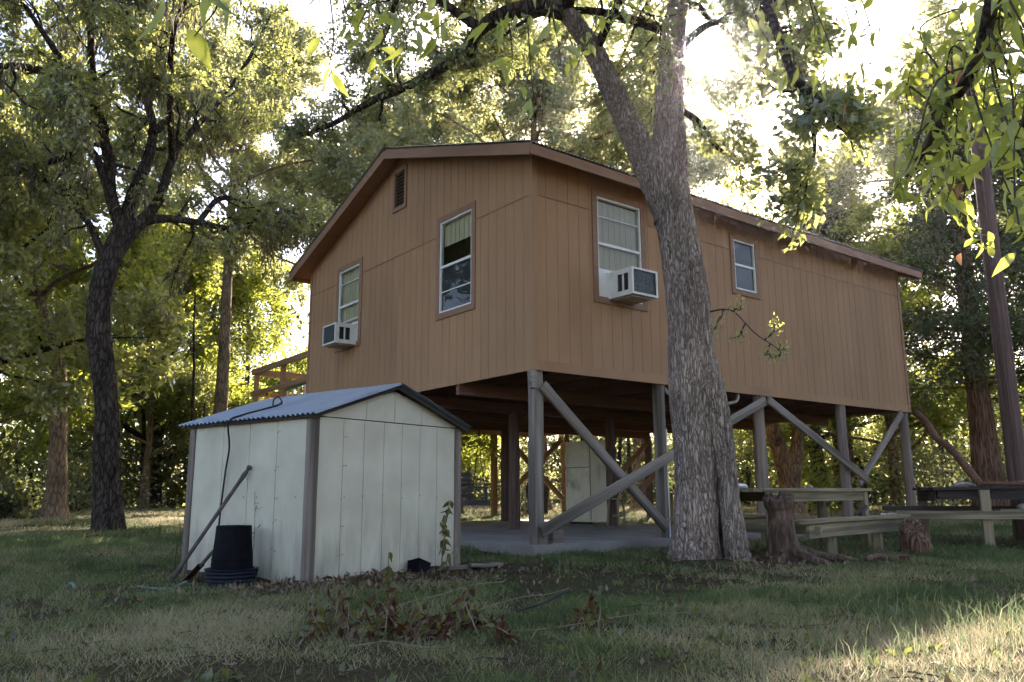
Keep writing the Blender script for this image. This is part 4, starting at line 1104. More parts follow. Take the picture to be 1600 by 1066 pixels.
# ------------------------------------------------------------------ stumps
def bark_tube(path, rad, sides, amp, fx, fz, lump, seed, flute=0, base_h=0.0):
    v, q = tube_arrays(path, rad, sides)
    n = len(path); v = v.reshape(n, sides, 3); out = np.empty_like(v)
    for i in range(n):
        c = path[i]
        h = c[2] - path[0][2]
        for k in range(sides):
            d = v[i, k] - c
            p = v[i, k]
            nn = noise.noise(Vector((p[0] * fx + seed, p[1] * fx, p[2] * fz)))
            n2 = noise.noise(Vector((p[0] * fx * 2.3, p[1] * fx * 2.3 + seed, p[2] * fz * 2.1)))
            ridge = min(abs(nn) * 4.5, 1.0) - .6 + n2 * .35
            lm = noise.noise(Vector((p[0] * 1.6 + seed, p[1] * 1.6, p[2] * .9 + seed))) * lump
            fl = 0
            if flute:
                th = 2 * math.pi * k / sides
                fl = (.5 + .5 * math.cos(flute * th + seed + .6 * math.sin(2 * th + seed))) * math.exp(-h / max(base_h, .01))
            r = np.linalg.norm(d) + 1e-9
            out[i, k] = c + d / r * (r * (1 + lm) + amp * ridge + fl * .16)
    return out.reshape(-1, 3), q
def stump(name, label, loc, r, h, mat, flute, roots, seed, topw=1.0, bh=.14):
    t = thing(name, label, "stump", loc)
    n = 26
    path = np.array([(0.02 * math.sin(i * .4), .015 * math.cos(i * .3), -.06 + (h + .06) * i / (n - 1)) for i in range(n)])
    rad = np.array([r * (1.05 + .55 * math.exp(-(h * i / n) / .13) - .12 * math.sin(math.pi * i / n)) * (topw if i > n - 5 else 1) for i in range(n)])
    v, q = bark_tube(path, rad, 44, .012, 8, 2, .22, seed, flute, bh)
    rr = random.Random(seed)
    top = v[-44:]
    rim = top.copy(); rim[:, 2] += np.array([rr.uniform(-.02, .03) for _ in range(44)])
    v[-44:] = rim
    cen = rim.mean(0) - np.array([0, 0, .03]); inner = cen + (rim - cen) * .6 - np.array([0, 0, .02])
    nv = len(v)
    V = np.vstack([v, inner, cen])
    F = [tuple(x) for x in q] + [(nv - 44 + k, nv - 44 + (k + 1) % 44, nv + (k + 1) % 44, nv + k) for k in range(44)] + [(nv + k, nv + (k + 1) % 44, nv + 44) for k in range(44)]
    obj("trunk", V, F, mat, t, smooth=True)
    for (a, L_, r0) in roots:
        pts = [(math.cos(a) * r * .7, math.sin(a) * r * .7, .16), (math.cos(a + .08) * (r + L_ * .35), math.sin(a + .08) * (r + L_ * .35), .07), (math.cos(a - .05) * (r + L_ * .7), math.sin(a - .05) * (r + L_ * .7), .05), (math.cos(a + .1) * (r + L_), math.sin(a + .1) * (r + L_), .02)]
        P = smooth_path(pts, 18)
        R_ = np.array([r0 * (1 - .65 * i / 17) for i in range(18)])
        v, q = bark_tube(P, R_, 14, .008, 12, 12, .2, seed + a)
        obj("root", v, q, mat, t, smooth=True)
    return t
va = lambda deg: math.radians(deg)
stump("gnarled_stump", "tall gnarled bare stump with spreading roots beside the big tree", (1.36, -2.66, 0), .155, .70, M['stump'], 5, ((va(-100), .45, .07), (va(-48), .62, .07), (va(-150), .30, .06), (va(-20), .35, .06), (va(-75), .3, .05)), 3, 1.12)
stump("log_stump", "short dark sawn log standing upright under the picnic bench end", (3.62, -3.02, 0), .155, .33, M['bark_cedar'], 0, (), 8, 1.0)
log("bare_root", (1.95, -3.30, .04), (2.75, -3.25, .02), .035, M['stump'], "bare grey root lying on the ground before the picnic table", "root", .03)
t = put("clay_brick_piece", mk_mesh("clay_brick_piece", boxv(-.09, .09, -.05, .05, -.01, .07), BOXF, M['rust']), None, Matrix.Translation((2.45, -3.45, 0)) @ Matrix.Rotation(.5, 4, 'Z')); tag(t, "rust-red brick piece in the litter before the picnic table", "brick")

# ------------------------------------------------------------------ utility pole
t = thing("utility_pole", "dark creosoted utility pole rising behind the scrap table", "pole", (7.47, -2.80, 0))
n = 24
path = np.array([(0.0 + .004 * i / n, -.02 * i / n, -.3 + 7.9 * i / (n - 1)) for i in range(n)]); rad = np.linspace(.150, .118, n)
v, q = tube_arrays(path, rad, 20); obj("shaft", v, q, M['pole'], t, smooth=True)
v, f = lathe([(.118, 0), (.112, .012), (.03, .03)], 20); obj("pole_cap", v, f, M['wire'], t, Matrix.Translation((.004, -.02, 7.6)))
hose("conduit", [(-.17, -.06, 0), (-.165, -.06, 2.5), (-.15, -.055, 6.0)], .02, M['pole'], t, 8, 12)

# ------------------------------------------------------------------ TREES
def unit(v): return v / (np.linalg.norm(v, axis=-1, keepdims=True) + 1e-9)

def leaf_arrays(c, size, rg, dirs=None, spread=1.0, droop=0.0, wr=0.5, up=0.35):
    """N two-triangle folded leaves at points c"""
    N = len(c)
    a = rg.normal(size=(N, 3))
    if dirs is not None: a = a * spread + dirs
    a[:, 2] -= droop
    a = unit(a)
    nrm = rg.normal(size=(N, 3)); nrm[:, 2] += up * 2
    nrm = unit(nrm - a * (nrm * a).sum(1, keepdims=True))
    b = np.cross(nrm, a)
    L = (size[0] + (size[1] - size[0]) * rg.random(N))[:, None]
    fold = nrm * L * .10
    v = np.stack([c, c + a * L * .5 + b * L * wr * .5 + fold, c + a * L, c + a * L * .45 - b * L * wr * .5 + fold], 1).reshape(-1, 3)
    i = np.arange(N)[:, None] * 4
    f = np.concatenate([i + np.array([[0, 1, 2]]), i + np.array([[0, 2, 3]])], 1).reshape(-1, 3)
    r = np.repeat(rg.random(N), 2)
    return v, f, r

def leaf_obj(name, c, size, mat, parent, rg, **k):
    v, f, r = leaf_arrays(c, size, rg, **k)
    return obj(name, v, f, mat, parent, attr=r)

def wander(p, d, L, n, rg, wob, lift=0.0):
    pts = [p]; st = L / (n - 1)
    d = unit(d)
    for i in range(n - 1):
        d = unit(d + rg.normal(size=3) * wob + np.array([0, 0, lift]))
        pts.append(pts[-1] + d * st)
    return np.array(pts)

def rand_perp(t, rg, a0, a1):
    r = unit(rg.normal(size=3)); p = unit(r - t * (r @ t))
    an = math.radians(rg.uniform(a0, a1))
    return t * math.cos(an) + p * math.sin(an)

def grow(limbs, rg, d2=1.3, l2=(1.0, 2.4), d3=3.0, l3=(.35, .9), wob=.25, lift=.04, droop3=-.03, flat=1.0):
    """limbs: (path, r0, r1, tstart). returns (secondary tubes, twig tubes, leaf points, directions)"""
    T2, T3, LP, LD = [], [], [], []
    for path, r0, r1, ts in limbs:
        seg = np.linalg.norm(np.diff(path, axis=0), axis=1); Ln = seg.sum(); cum = np.concatenate([[0], np.cumsum(seg)])
        n2 = max(2, int(Ln * (1 - ts) * d2 + .5))
        ends = [1.0, 1.0]
        for t in list(ts + (1 - ts) * (np.arange(n2) + rg.random(n2)) / n2) + ends:
            s = min(t, .999) * Ln; i = min(np.searchsorted(cum, s) - 1, len(seg) - 1); i = max(i, 0)
            p = path[i] + (path[i + 1] - path[i]) * (s - cum[i]) / seg[i]
            tg = unit(path[i + 1] - path[i])
            d = rand_perp(tg, rg, 30, 75) if t < 1 else rand_perp(tg, rg, 5, 35)
            d = d * np.array([1, 1, flat])
            L2 = rg.uniform(*l2) * (1.0 - .35 * t)
            P2 = wander(p, d, L2, 7, rg, wob, lift)
            ra = (r0 + (r1 - r0) * t) * rg.uniform(.35, .55)
            T2.append((P2, np.linspace(max(ra, .01), .006, 7)))
            n3 = max(2, int(L2 * d3))
            for t3 in rg.uniform(.25, 1.0, n3):
                j = min(int(t3 * 6), 5); q = P2[j] + (P2[j + 1] - P2[j]) * (t3 * 6 - j)
                d3v = rand_perp(unit(P2[j + 1] - P2[j]), rg, 25, 70)
                L3 = rg.uniform(*l3)
                P3 = wander(q, d3v, L3, 5, rg, wob * 1.2, droop3)
                T3.append((P3, np.linspace(.007, .003, 5)))
                for m_ in range(1, 5): LP.append(P3[m_]); LD.append(unit(P3[m_] - P3[m_ - 1]))
            for m_ in range(4, 7): LP.append(P2[m_]); LD.append(unit(P2[m_] - P2[m_ - 1]))
    return T2, T3, np.array(LP), np.array(LD)

def leaf_cloud(LP, LD, per, jit, rg):
    c = np.repeat(LP, per, axis=0) + rg.normal(size=(len(LP) * per, 3)) * jit
    return c, np.repeat(LD, per, axis=0)

sun_np = np.array(SUN)
def cut_sun_gap(c, deg, *extra):
    """cuts leaves out of the crown along the line from camera to sun"""
    d = c - CAM
    cr = np.linalg.norm(np.cross(d, sun_np), axis=1)
    k = (cr > math.tan(math.radians(deg)) * np.abs(d @ sun_np)) | (d @ sun_np < 0)  # leaves within this angle of the camera-sun line are removed
    return [c[k]] + [e[k] for e in extra]

def limb_part(parent, path, r0, r1, mat, seed, name="limb", sides=16, amp=.008, n=None, lump=.12):
    n = n or max(14, int(np.linalg.norm(np.diff(path, axis=0), axis=1).sum() * (22 if sides > 40 else 9)))
    P = smooth_path(path, n)
    R_ = r0 + (r1 - r0) * np.linspace(0, 1, n) ** .9
    v, q = bark_tube(P, R_, sides, amp, 9, 4, lump, seed)
    obj(name, v, q, mat, parent, smooth=True)
    return P

# --- the big tree in front of the house -------------------------------------------------
rg = np.random.default_rng(5)
bt = thing("shade_tree", "big grey-barked forked tree with a hollow split base, in front of the house", "tree", (0, 0, 0))
BT_main = [(0.49, -2.12, -0.15), (0.51, -2.14, 0.28), (0.53, -2.17, 0.83), (0.54, -2.17, 1.39), (0.53, -2.17, 1.97), (0.53, -2.17, 2.71), (0.5, -2.13, 3.48), (0.44, -2.06, 4.2), (0.44, -2.06, 4.75)]
BT_leg = [(0.76, -2.54, -0.12), (0.725, -2.49, 0.42), (0.70, -2.47, 0.83), (0.68, -2.43, 1.31), (0.64, -2.38, 1.81), (0.6, -2.29, 2.26), (0.55, -2.2, 2.75)]
def trunk_arr(pts, rads, n, sides, seed, flute, bh):
    P = smooth_path(pts, n); R_ = np.interp(np.linspace(0, 1, n), np.linspace(0, 1, len(rads)), rads)
    return bark_tube(P, R_, sides, .020, 12, 2.0, .10, seed, flute, bh)
v1, q1 = trunk_arr(BT_main, [.33, .25, .232, .238, .25, .25, .235, .225, .20], 210, 120, 2, 4, .07)
v2, q2 = trunk_arr(BT_leg, [.14, .115, .112, .125, .14, .14, .10], 120, 64, 5, 3, .08)
obj("trunk", np.vstack([v1, v2]), np.vstack([q1, q2 + len(v1)]), M['bark_big'], bt, smooth=True)
v3, q3 = trunk_arr([(.80, -2.18, -.1), (.78, -2.17, .5), (.74, -2.16, 1.0), (.66, -2.17, 1.6)], [.17, .15, .13, .08], 30, 20, 9, 3, .1)
obj("dark_hollow_strip", v3, q3, M['bark_dark'], bt, smooth=True)  # inner trunk, coloured dark to read as a shaded hollow
BT_L = [
 ([(0.44, -2.06, 3.9), (0.45, -2.06, 4.69), (0.5, -2.06, 5.45), (0.54, -2.1, 6.04), (0.67, -2.1, 6.71), (0.93, -2.1, 7.54), (1.32, -2.12, 8.67), (1.88, -2.21, 10.13)], .22, .07, .42),
 ([(0.46, -2.05, 3.95), (0.23, -1.89, 4.65), (0.01, -1.81, 5.15), (-0.18, -1.75, 5.57), (-0.41, -1.67, 6.04), (-0.72, -1.51, 6.53), (-1.14, -1.42, 7.05), (-1.68, -1.0, 7.9), (-2.2, -.4, 8.8)], .185, .06, .5),
 ([(-0.69, -1.54, 6.48), (-0.89, -1.24, 6.62), (-1.08, -0.83, 6.66), (-1.22, -0.48, 6.58), (-1.28, -0.2, 6.38), (-1.43, 0.25, 6.24), (-1.64, 0.73, 6.14), (-1.87, 1.19, 6.07), (-2.12, 1.65, 5.89), (-2.4, 2.09, 5.77)], .12, .03, .25),
 ([(-1.22, -0.48, 6.58), (-1.62, -0.34, 6.81), (-1.99, 0.0, 7.21), (-2.47, 0.48, 7.54)], .07, .03, .2),
 ([(0.69, -2.12, 6.9), (0.38, -2.87, 6.86), (-0.13, -3.7, 5.85), (-0.52, -4.19, 5.09), (-0.81, -4.48, 4.52), (-1.04, -4.69, 4.12), (-1.13, -4.92, 3.82), (-1.17, -5.06, 3.54)], .075, .015, .3),
 ([(-1.04, -4.69, 4.12), (-1.08, -4.81, 3.77), (-1.06, -4.84, 3.49), (-1.17, -4.86, 3.23)], .025, .010, .15),
 ([(0.5, -2.06, 5.45), (0.79, -2.24, 5.21), (1.07, -2.29, 4.94), (1.37, -2.34, 4.83)], .05, .015, .3),
 ([(1.3, -2.1, 8.6), (.9, -1.0, 9.3), (.8, .3, 9.7), (1.0, 1.8, 9.8)], .09, .03, .3),
 ([(-1.6, -1.1, 7.8), (-1.4, .4, 8.4), (-.9, 2.2, 8.7), (-.4, 3.8, 8.7)], .08, .03, .3),
 ([(0.7, -2.1, 6.8), (1.2, -2.9, 8.0), (1.9, -3.6, 9.0), (2.6, -4.2, 9.6)], .09, .03, .35),
 ([(0.6, -2.1, 6.4), (0.2, -1.2, 7.0), (0.0, -.2, 7.4), (.1, .9, 7.6)], .07, .02, .3),
 ([(-.38, -1.7, 6.0), (-.5, -2.4, 6.5), (-.7, -3.1, 6.8), (-.9, -3.8, 6.9)], .06, .02, .25),
 ([(0.55, -2.1, 6.1), (1.2, -2.2, 6.7), (2.0, -2.2, 7.0), (2.7, -2.0, 7.0)], .06, .02, .35),
 ([(1.3, -2.1, 8.6), (2.2, -.8, 8.9), (3.0, .6, 9.0), (3.8, 2.0, 8.9)], .07, .02, .25),
 ([(.7, -2.1, 6.8), (1.6, -1.2, 7.3), (2.4, -.2, 7.5), (3.0, .8, 7.5)], .06, .02, .25),
 ([(-.7, -1.55, 6.5), (-1.2, -2.5, 7.2), (-1.7, -3.5, 7.6), (-2.3, -4.6, 7.7)], .08, .03, .4),
]
paths = []
for k, (pts, r0, r1, ts) in enumerate(BT_L):
    P = limb_part(bt, pts, r0, r1, M['bark_big'] if k in (0, 1) else M['bark_dark'], 30 + k, sides=64 if k < 2 else 14, amp=.016 if k < 2 else .006, lump=.08)
    paths.append((P, r0, r1, ts))
small = [paths[k] for k in (2, 3, 4, 5, 6)]; large = [p for k, p in enumerate(paths) if k not in (2, 3, 4, 5, 6)]
A_ = grow(large, rg, 3.6, (.7, 2.0), 8.0, (.25, .65), .32, .03, -.05)
B_ = grow(small, rg, 5.0, (.25, .7), 7.0, (.12, .32), .32, -.01, -.05)
T2, T3, LP, LD = A_[0] + B_[0], A_[1] + B_[1], np.vstack([A_[2], B_[2]]), np.vstack([A_[3], B_[3]])
V, Q = tubes(T2, lambda r: 6); o = obj("branches", V, Q, M['bark_dark'], bt, smooth=True); o["kind"] = "stuff"
V, Q = tubes(T3, lambda r: 4); o = obj("twigs", V, Q, M['twig'], bt); o["kind"] = "stuff"
c, d = leaf_cloud(LP, LD, 17, .065, rg)
c, d = cut_sun_gap(c, 1.5, d)
v, f, r = leaf_arrays(c, (.055, .105), rg, dirs=d, spread=.8, droop=.2, wr=.48)
o = obj("crown", v, f, M['leaf_big'], bt, attr=r); o["kind"] = "stuff"
# the little green sprig hanging off the trunk over the wall
sp = [(0.62, -2.42, 2.78), (0.45, -2.75, 2.72), (0.34, -2.97, 2.62), (0.28, -3.23, 2.36), (0.23, -3.52, 2.15)]
P = limb_part(bt, sp, .010, .004, M['twig'], 77, "sprig", 8, .001, 16)
T2, T3, LP2, LD2 = grow([(P, .01, .004, .25)], rg, 5, (.15, .35), 8, (.06, .15), .3, .0, 0)
V, Q = tubes(T2 + T3, lambda r: 4); obj("sprig_twigs", V, Q, M['twig'], bt)["kind"] = "stuff"
c, d = leaf_cloud(LP2, LD2, 7, .03, rg); leaf_obj("sprig_leaves", c, (.022, .045), M['leaf_oak'], bt, rg, dirs=d, wr=.4)["kind"] = "stuff"
print("big tree leaves", len(v) // 4)

# --- left oak ---------------------------------------------------------------------------
rg = np.random.default_rng(8)
ok = thing("dark_oak", "dark crooked oak with twisting limbs, left of the shed", "tree", (0, 0, 0))
OAK_main = [(-2.89, 10.05, -0.15), (-2.99, 10.07, 0.68), (-3.08, 10.08, 1.45), (-3.13, 10.09, 2.36), (-3.25, 10.11, 3.16), (-3.4, 10.14, 3.95), (-3.47, 10.15, 4.77), (-3.38, 10.14, 5.54), (-3.19, 10.1, 6.35)]
v1, q1 = trunk_arr(OAK_main, [.34, .27, .245, .23, .225, .225, .22, .22, .17], 110, 56, 12, 5, .12)
obj("trunk", v1, q1, M['bark_dark'], ok, smooth=True)
OAK_L = [
 ([(-3.3, 10.12, 5.7), (-3.19, 10.1, 6.28), (-3.49, 9.95, 7.11), (-3.63, 9.67, 7.77), (-3.98, 9.32, 8.33), (-4.44, 8.98, 8.89), (-4.98, 8.64, 9.37), (-5.49, 8.38, 9.85)], .16, .04, .35),
 ([(-3.3, 10.12, 5.6), (-3.17, 10.1, 6.35), (-2.98, 10.16, 7.29), (-2.76, 10.22, 8.12), (-2.65, 10.4, 8.98), (-2.85, 10.75, 10.01), (-3.0, 11.09, 11.26), (-2.84, 11.36, 12.5)], .18, .04, .4),
 ([(-3.25, 10.1, 6.1), (-2.58, 10.08, 6.99), (-2.35, 10.23, 7.69), (-2.13, 10.39, 8.57), (-1.66, 10.48, 9.38), (-1.1, 10.53, 10.31), (-0.52, 10.56, 11.55), (-0.07, 10.62, 12.82)], .13, .03, .35),
 ([(-3.42, 10.13, 5.3), (-2.86, 10.14, 6.5), (-2.33, 10.23, 6.83), (-1.51, 10.44, 6.97), (-0.57, 10.57, 7.04), (0.24, 10.72, 7.63), (0.96, 10.87, 7.91)], .14, .025, .35),
 ([(-1.51, 10.44, 6.97), (-1.02, 10.5, 7.69), (-0.29, 10.59, 7.72), (0.39, 10.66, 7.47), (1.05, 10.84, 7.57)], .07, .02, .2),
 ([(-3.49, 9.95, 7.11), (-3.87, 10.52, 8.15), (-4.39, 11.09, 7.99), (-4.92, 11.65, 7.87), (-5.58, 12.19, 7.84)], .10, .03, .3),
 ([(-3.38, 10.12, 5.5), (-3.72, 10.6, 6.52), (-4.14, 11.06, 7.3), (-4.67, 11.42, 7.58)], .09, .03, .3),
 ([(-2.7, 10.3, 8.8), (-2.0, 11.2, 9.8), (-1.2, 12.1, 10.4), (-.3, 12.8, 10.8)], .10, .03, .25),
 ([(-3.63, 9.67, 7.77), (-4.2, 9.0, 9.3), (-4.4, 8.0, 10.4), (-4.3, 7.0, 11.0)], .09, .03, .3),
 ([(-2.2, 10.35, 8.3), (-2.7, 8.9, 9.2), (-3.1, 7.2, 9.7), (-3.0, 6.2, 10.2)], .08, .03, .3),
 ([(-3.0, 11.0, 11.0), (-3.9, 11.5, 12.1), (-4.9, 11.8, 12.8)], .07, .03, .2),
 ([(-4.4, 9.0, 8.9), (-5.4, 9.6, 9.2), (-6.5, 10.2, 9.0), (-7.6, 10.8, 8.7)], .09, .03, .2),
]
paths = []
for k, (pts, r0, r1, ts) in enumerate(OAK_L):
    P = limb_part(ok, pts, r0, r1, M['bark_dark'], 50 + k, sides=14, amp=.01, lump=.15)
    paths.append((P, r0, r1, ts))
T2, T3, LP, LD = grow(paths, rg, 3.4, (.9, 2.6), 6.0, (.3, .8), .42, .02, -.02)
V, Q = tubes(T2, lambda r: 5); obj("branches", V, Q, M['bark_dark'], ok, smooth=True)["kind"] = "stuff"
V, Q = tubes(T3, lambda r: 3); obj("twigs", V, Q, M['twig'], ok)["kind"] = "stuff"
c, d = leaf_cloud(LP, LD, 9, .065, rg)
v, f, r = leaf_arrays(c, (.085, .15), rg, dirs=d, spread=.9, wr=.5)
obj("crown", v, f, M['leaf_oak'], ok, attr=r)["kind"] = "stuff"
print("oak leaves", len(v) // 4)
# hanging moss strands
sel = rg.choice(len(LP), 420, replace=False)
mc, md = leaf_cloud(LP[sel], LD[sel], 22, .11, rg)
mc[:, 2] -= rg.random(len(mc)) * .45
v, f, r = leaf_arrays(mc, (.14, .34), rg, dirs=np.tile([0, 0, -1.6], (len(mc), 1)), spread=.5, wr=.06)
obj("hanging_moss", v, f, M['moss'], ok, attr=r)["kind"] = "stuff"

# --- tree prototypes for the surroundings ------------------------------------------------
def make_tree(name, label, loc, h, cr, trunk_r, bark, leafmat, seed, lean=(0, 0), per=6, leaf=(.10, .18), jit=.2, first=.3, nl=9, custom=None, group=None, d2=1.1, d3=2.4):
    rg = np.random.default_rng(seed)
    t = thing(name, label, "tree", loc, 0, group)
    if custom is None:
        pts = [(0, 0, -.15)] + [(lean[0] * s + rg.normal() * .12 * s, lean[1] * s + rg.normal() * .12 * s, h * .75 * s) for s in (.15, .35, .55, .8, 1)]
    else: pts = custom
    P = smooth_path(pts, 60); n = 60
    R_ = trunk_r * (1 - .75 * np.linspace(0, 1, n)) + trunk_r * .45 * np.exp(-np.linspace(0, 1, n) * 14)
    v, q = bark_tube(P, R_, 28, trunk_r * .05, 5, 1.6, .12, seed, 4, .3)
    obj("trunk", v, q, bark, t, smooth=True)
    limbs = []
    for k in range(nl):
        s = first + (1 - first) * (k + rg.random() * .6) / nl
        i = min(int(s * (n - 1)), n - 2)
        a = k * 2.4 + rg.random()
        L = cr * (1.05 - .55 * (s - first) / (1 - first)) * rg.uniform(.8, 1.1)
        d = np.array([math.cos(a), math.sin(a), .25 + .7 * s])
        Pl = wander(P[i], d, L, 8, rg, .16, .02)
        limbs.append((Pl, R_[i] * .55, .02, .25))
    limbs.append((P[int(n * .75):], R_[int(n * .75)], .03, .2))
    for l in limbs[:-1]:
        V, Q = tube_arrays(smooth_path(l[0], 16), np.linspace(max(l[1], .03), .02, 16), 8)
        obj("limb", V, Q, bark, t, smooth=True)
    T2, T3, LP, LD = grow(limbs, rg, d2, (cr * .25, cr * .55), d3, (.5, 1.1), .3, .02, 0)
    V, Q = tubes(T2, lambda r: 4); obj("branches", V, Q, bark, t)["kind"] = "stuff"
    c, d = leaf_cloud(LP, LD, per, jit, rg)
    w_ = c + np.array(loc)
    _, c, d = cut_sun_gap(w_, 1.2, c, d)
    v, f, r = leaf_arrays(c, leaf, rg, dirs=d, spread=1.0, wr=.55)
    obj("crown", v, f, leafmat, t, attr=r)["kind"] = "stuff"
    return t

def copy_tree(src, loc, rz, sc, label, group=None):
    c = src.copy(); COL.objects.link(c); c.location = loc; c.rotation_euler = (0, 0, rz); c.scale = (sc[0], sc[0], sc[1])
    c["label"] = label
    if group: c["group"] = group
    for ch in src.children:
        k = ch.copy(); COL.objects.link(k); k.parent = c
    return c

BACK = [(0, 0, -.2), (-.02, 0, 1.2), (-.12, .02, 2.7), (-.24, .03, 4.2), (-.55, .08, 5.3), (-.94, .12, 6.4), (-1.22, .15, 7.4), (-1.3, .5, 9.4), (-1.2, .8, 11)]
make_tree("tan_tree", "tan-barked tree standing at the lawn edge behind the dark oak", (-2.66, 18.63, .1), 12, 4.6, .27, M['bark_tan'], M['leaf_bright'], 21, custom=BACK, per=14, leaf=(.12, .21), jit=.12, first=.56, nl=13, d2=2.2, d3=4)
def GZ(x, y): return float(ground_z(x, y)) - .02
def P2(x, y): return (x, y, GZ(x, y))
# trees behind the house and round the yard
protoA = make_tree("backlit_oak", "tall pale-leaved tree behind the house, left of the gable peak", P2(10.0, 26.1), 22.5, 6.0, .30, M['bark_tan'], M['leaf_pale'], 31, per=15, leaf=(.13, .22), jit=.14, first=.63, nl=13, d2=2.1, d3=4.0, group="trees behind the house")
protoB = make_tree("broad_shade_tree", "bushy dark green tree between the dark oak and the deck", P2(2.6, 29.6), 15, 5.2, .36, M['bark_dark'], M['leaf_oak'], 32, per=14, leaf=(.14, .24), jit=.16, first=.22, nl=14, d2=2.1, d3=4.0)
protoC = make_tree("slim_tree", "slim bright green tree at the lawn edge behind the dark oak", P2(1.7, 27.0), 14, 4.2, .17, M['bark_tan'], M['leaf_bright'], 33, per=14, leaf=(.14, .24), jit=.16, first=.25, nl=14, d2=2.3, d3=4.0)
copy_tree(protoA, P2(13.6, 24.0), 1.1, (1.1, 1.08), "tall pale-leaved tree behind the house over the gable vent", "trees behind the house")
copy_tree(protoA, P2(11.6, 14.0), 2.1, (1.0, 1.0), "tall pale-leaved tree right behind the gable peak", "trees behind the house")
copy_tree(protoA, P2(15.6, 13.0), 4.0, (.95, .82), "pale-leaved tree behind the roof slope left of the forked trunk", "trees behind the house")
copy_tree(protoA, P2(3.4, 23.5), 2.6, (1.05, 1.05), "tall pale-leaved tree between the dark oak and the left eave", "trees behind the house")
copy_tree(protoA, P2(19.8, 2.6), 5.2, (1.0, .8), "tall pale-leaved tree behind the utility pole")
copy_tree(protoC, P2(7.46, 12.9), 1.0, (.7, .55), "pale trunk seen behind the porch swing under the house")
copy_tree(protoB, P2(-6.8, 16.5), 1.2, (1.1, 1.05), "dense dark tree at the left edge of the photo")
copy_tree(protoC, P2(-4.6, 25.5), 2.2, (1.2, 1.0), "leafy green tree in the far left background, beyond the tan tree")
copy_tree(protoC, P2(7.5, 33.0), 3.6, (1.3, 1.1), "bright green tree above the deck railing")
copy_tree(protoB, P2(22.5, 10.0), 4.3, (.9, .70), "dark tree beyond the right roof corner")
copy_tree(protoC, P2(17.6, 4.4), 5.5, (1.0, .75), "yellow-green tree just right of the far roof corner")
for x_, y_, rz_, s_, pr_, lb_ in ((-21.0, -9.0, 1.7, .8, protoA, "tall pale tree behind the camera, mirrored in the gable windows"), (-8.0, -25.0, 2.9, .8, protoA, "tall pale tree behind the camera, mirrored in the long wall's windows"), (4.5, -22.0, 4.1, .9, protoB, "dark tree right of the camera, mirrored in the long wall's windows")):
    copy_tree(pr_, P2(x_, y_), rz_, (s_, s_), lb_, "trees mirrored in the windows")
# forked sunlit tree seen under the house's right half
FORK = [(0, 0, -.2), (.05, .05, .6), (.02, .1, 1.3), (-.25, .25, 2.3), (-.5, .4, 3.6), (-.6, .6, 5.2), (-.5, .7, 7.0)]
ft = make_tree("forked_tree", "forked reddish tree with a sunlit trunk seen under the house's right half", P2(13.4, 5.2), 9, 3.2, .33, M['bark_tan'], M['leaf_bright'], 35, custom=FORK, per=16, leaf=(.12, .2), jit=.22, first=.5, nl=9, d2=2, d3=3.5)
limb_part(ft, [(.03, .05, .7), (.25, -.05, 1.6), (.45, -.1, 2.8), (.7, 0, 4.5)], .24, .12, M['bark_tan'], 91, sides=20, amp=.012)

# cedars at the right
def cedar(name, label, loc, h, r, tr, seed, low=.28, n=130):
    rg = np.random.default_rng(seed)
    t = thing(name, label, "tree", loc, 0, "cedars at the right edge")
    P = smooth_path([(0, 0, -.2), (rg.normal() * .05, rg.normal() * .05, h * .3), (rg.normal() * .1, rg.normal() * .1, h * .65), (0, 0, h)], 50)
    R_ = tr * (1 - .9 * np.linspace(0, 1, 50)) + tr * .4 * np.exp(-np.linspace(0, 1, 50) * 14)
    v, q = bark_tube(P, R_, 32, tr * .06, 7, 1.0, .08, seed, 6, .4)
    obj("trunk", v, q, M['bark_cedar'], t, smooth=True)
    br, LPs, LDs = [], [], []
    for k in range(n):
        s = low + (1 - low) * (k / n) ** .9
        i = min(int(s * 49), 48); a = rg.random() * 6.28
        L = r * (1.08 - .85 * s) * rg.uniform(.6, 1.1)
        Pb = wander(P[i], np.array([math.cos(a), math.sin(a), .12]), L, 7, rg, .12, -.035)
        br.append((Pb, np.linspace(.03, .008, 7)))
        for m_ in range(2, 7):
            for _ in range(4):
                LPs.append(Pb[m_] + rg.normal(size=3) * np.array([.22, .22, .10])); LDs.append(unit(Pb[m_] - Pb[m_ - 1]) + np.array([0, 0, -.35]))
    V, Q = tubes(br, lambda x: 5); obj("branches", V, Q, M['bark_cedar'], t)["kind"] = "stuff"
    c, d = leaf_cloud(np.array(LPs), np.array(LDs), 11, .12, rg)
    v, f, rr_ = leaf_arrays(c, (.12, .24), rg, dirs=d, spread=.7, wr=.28)
    obj("crown", v, f, M['leaf_cedar'], t, attr=rr_)["kind"] = "stuff"
    return t
cd = cedar("red_cedar", "thick-trunked dark cedar between the house end and the utility pole", P2(14.2, .35), 11.5, 3.4, .34, 41, low=.30)
copy_tree(cd, P2(15.9, -1.1), 2.0, (.85, .95), "slimmer cedar right behind the utility pole", "cedars at the right edge")
copy_tree(cd, P2(19.0, 6.8), 3.9, (1.1, 1.05), "dark cedar filling the gap right of the house end", "cedars at the right edge")

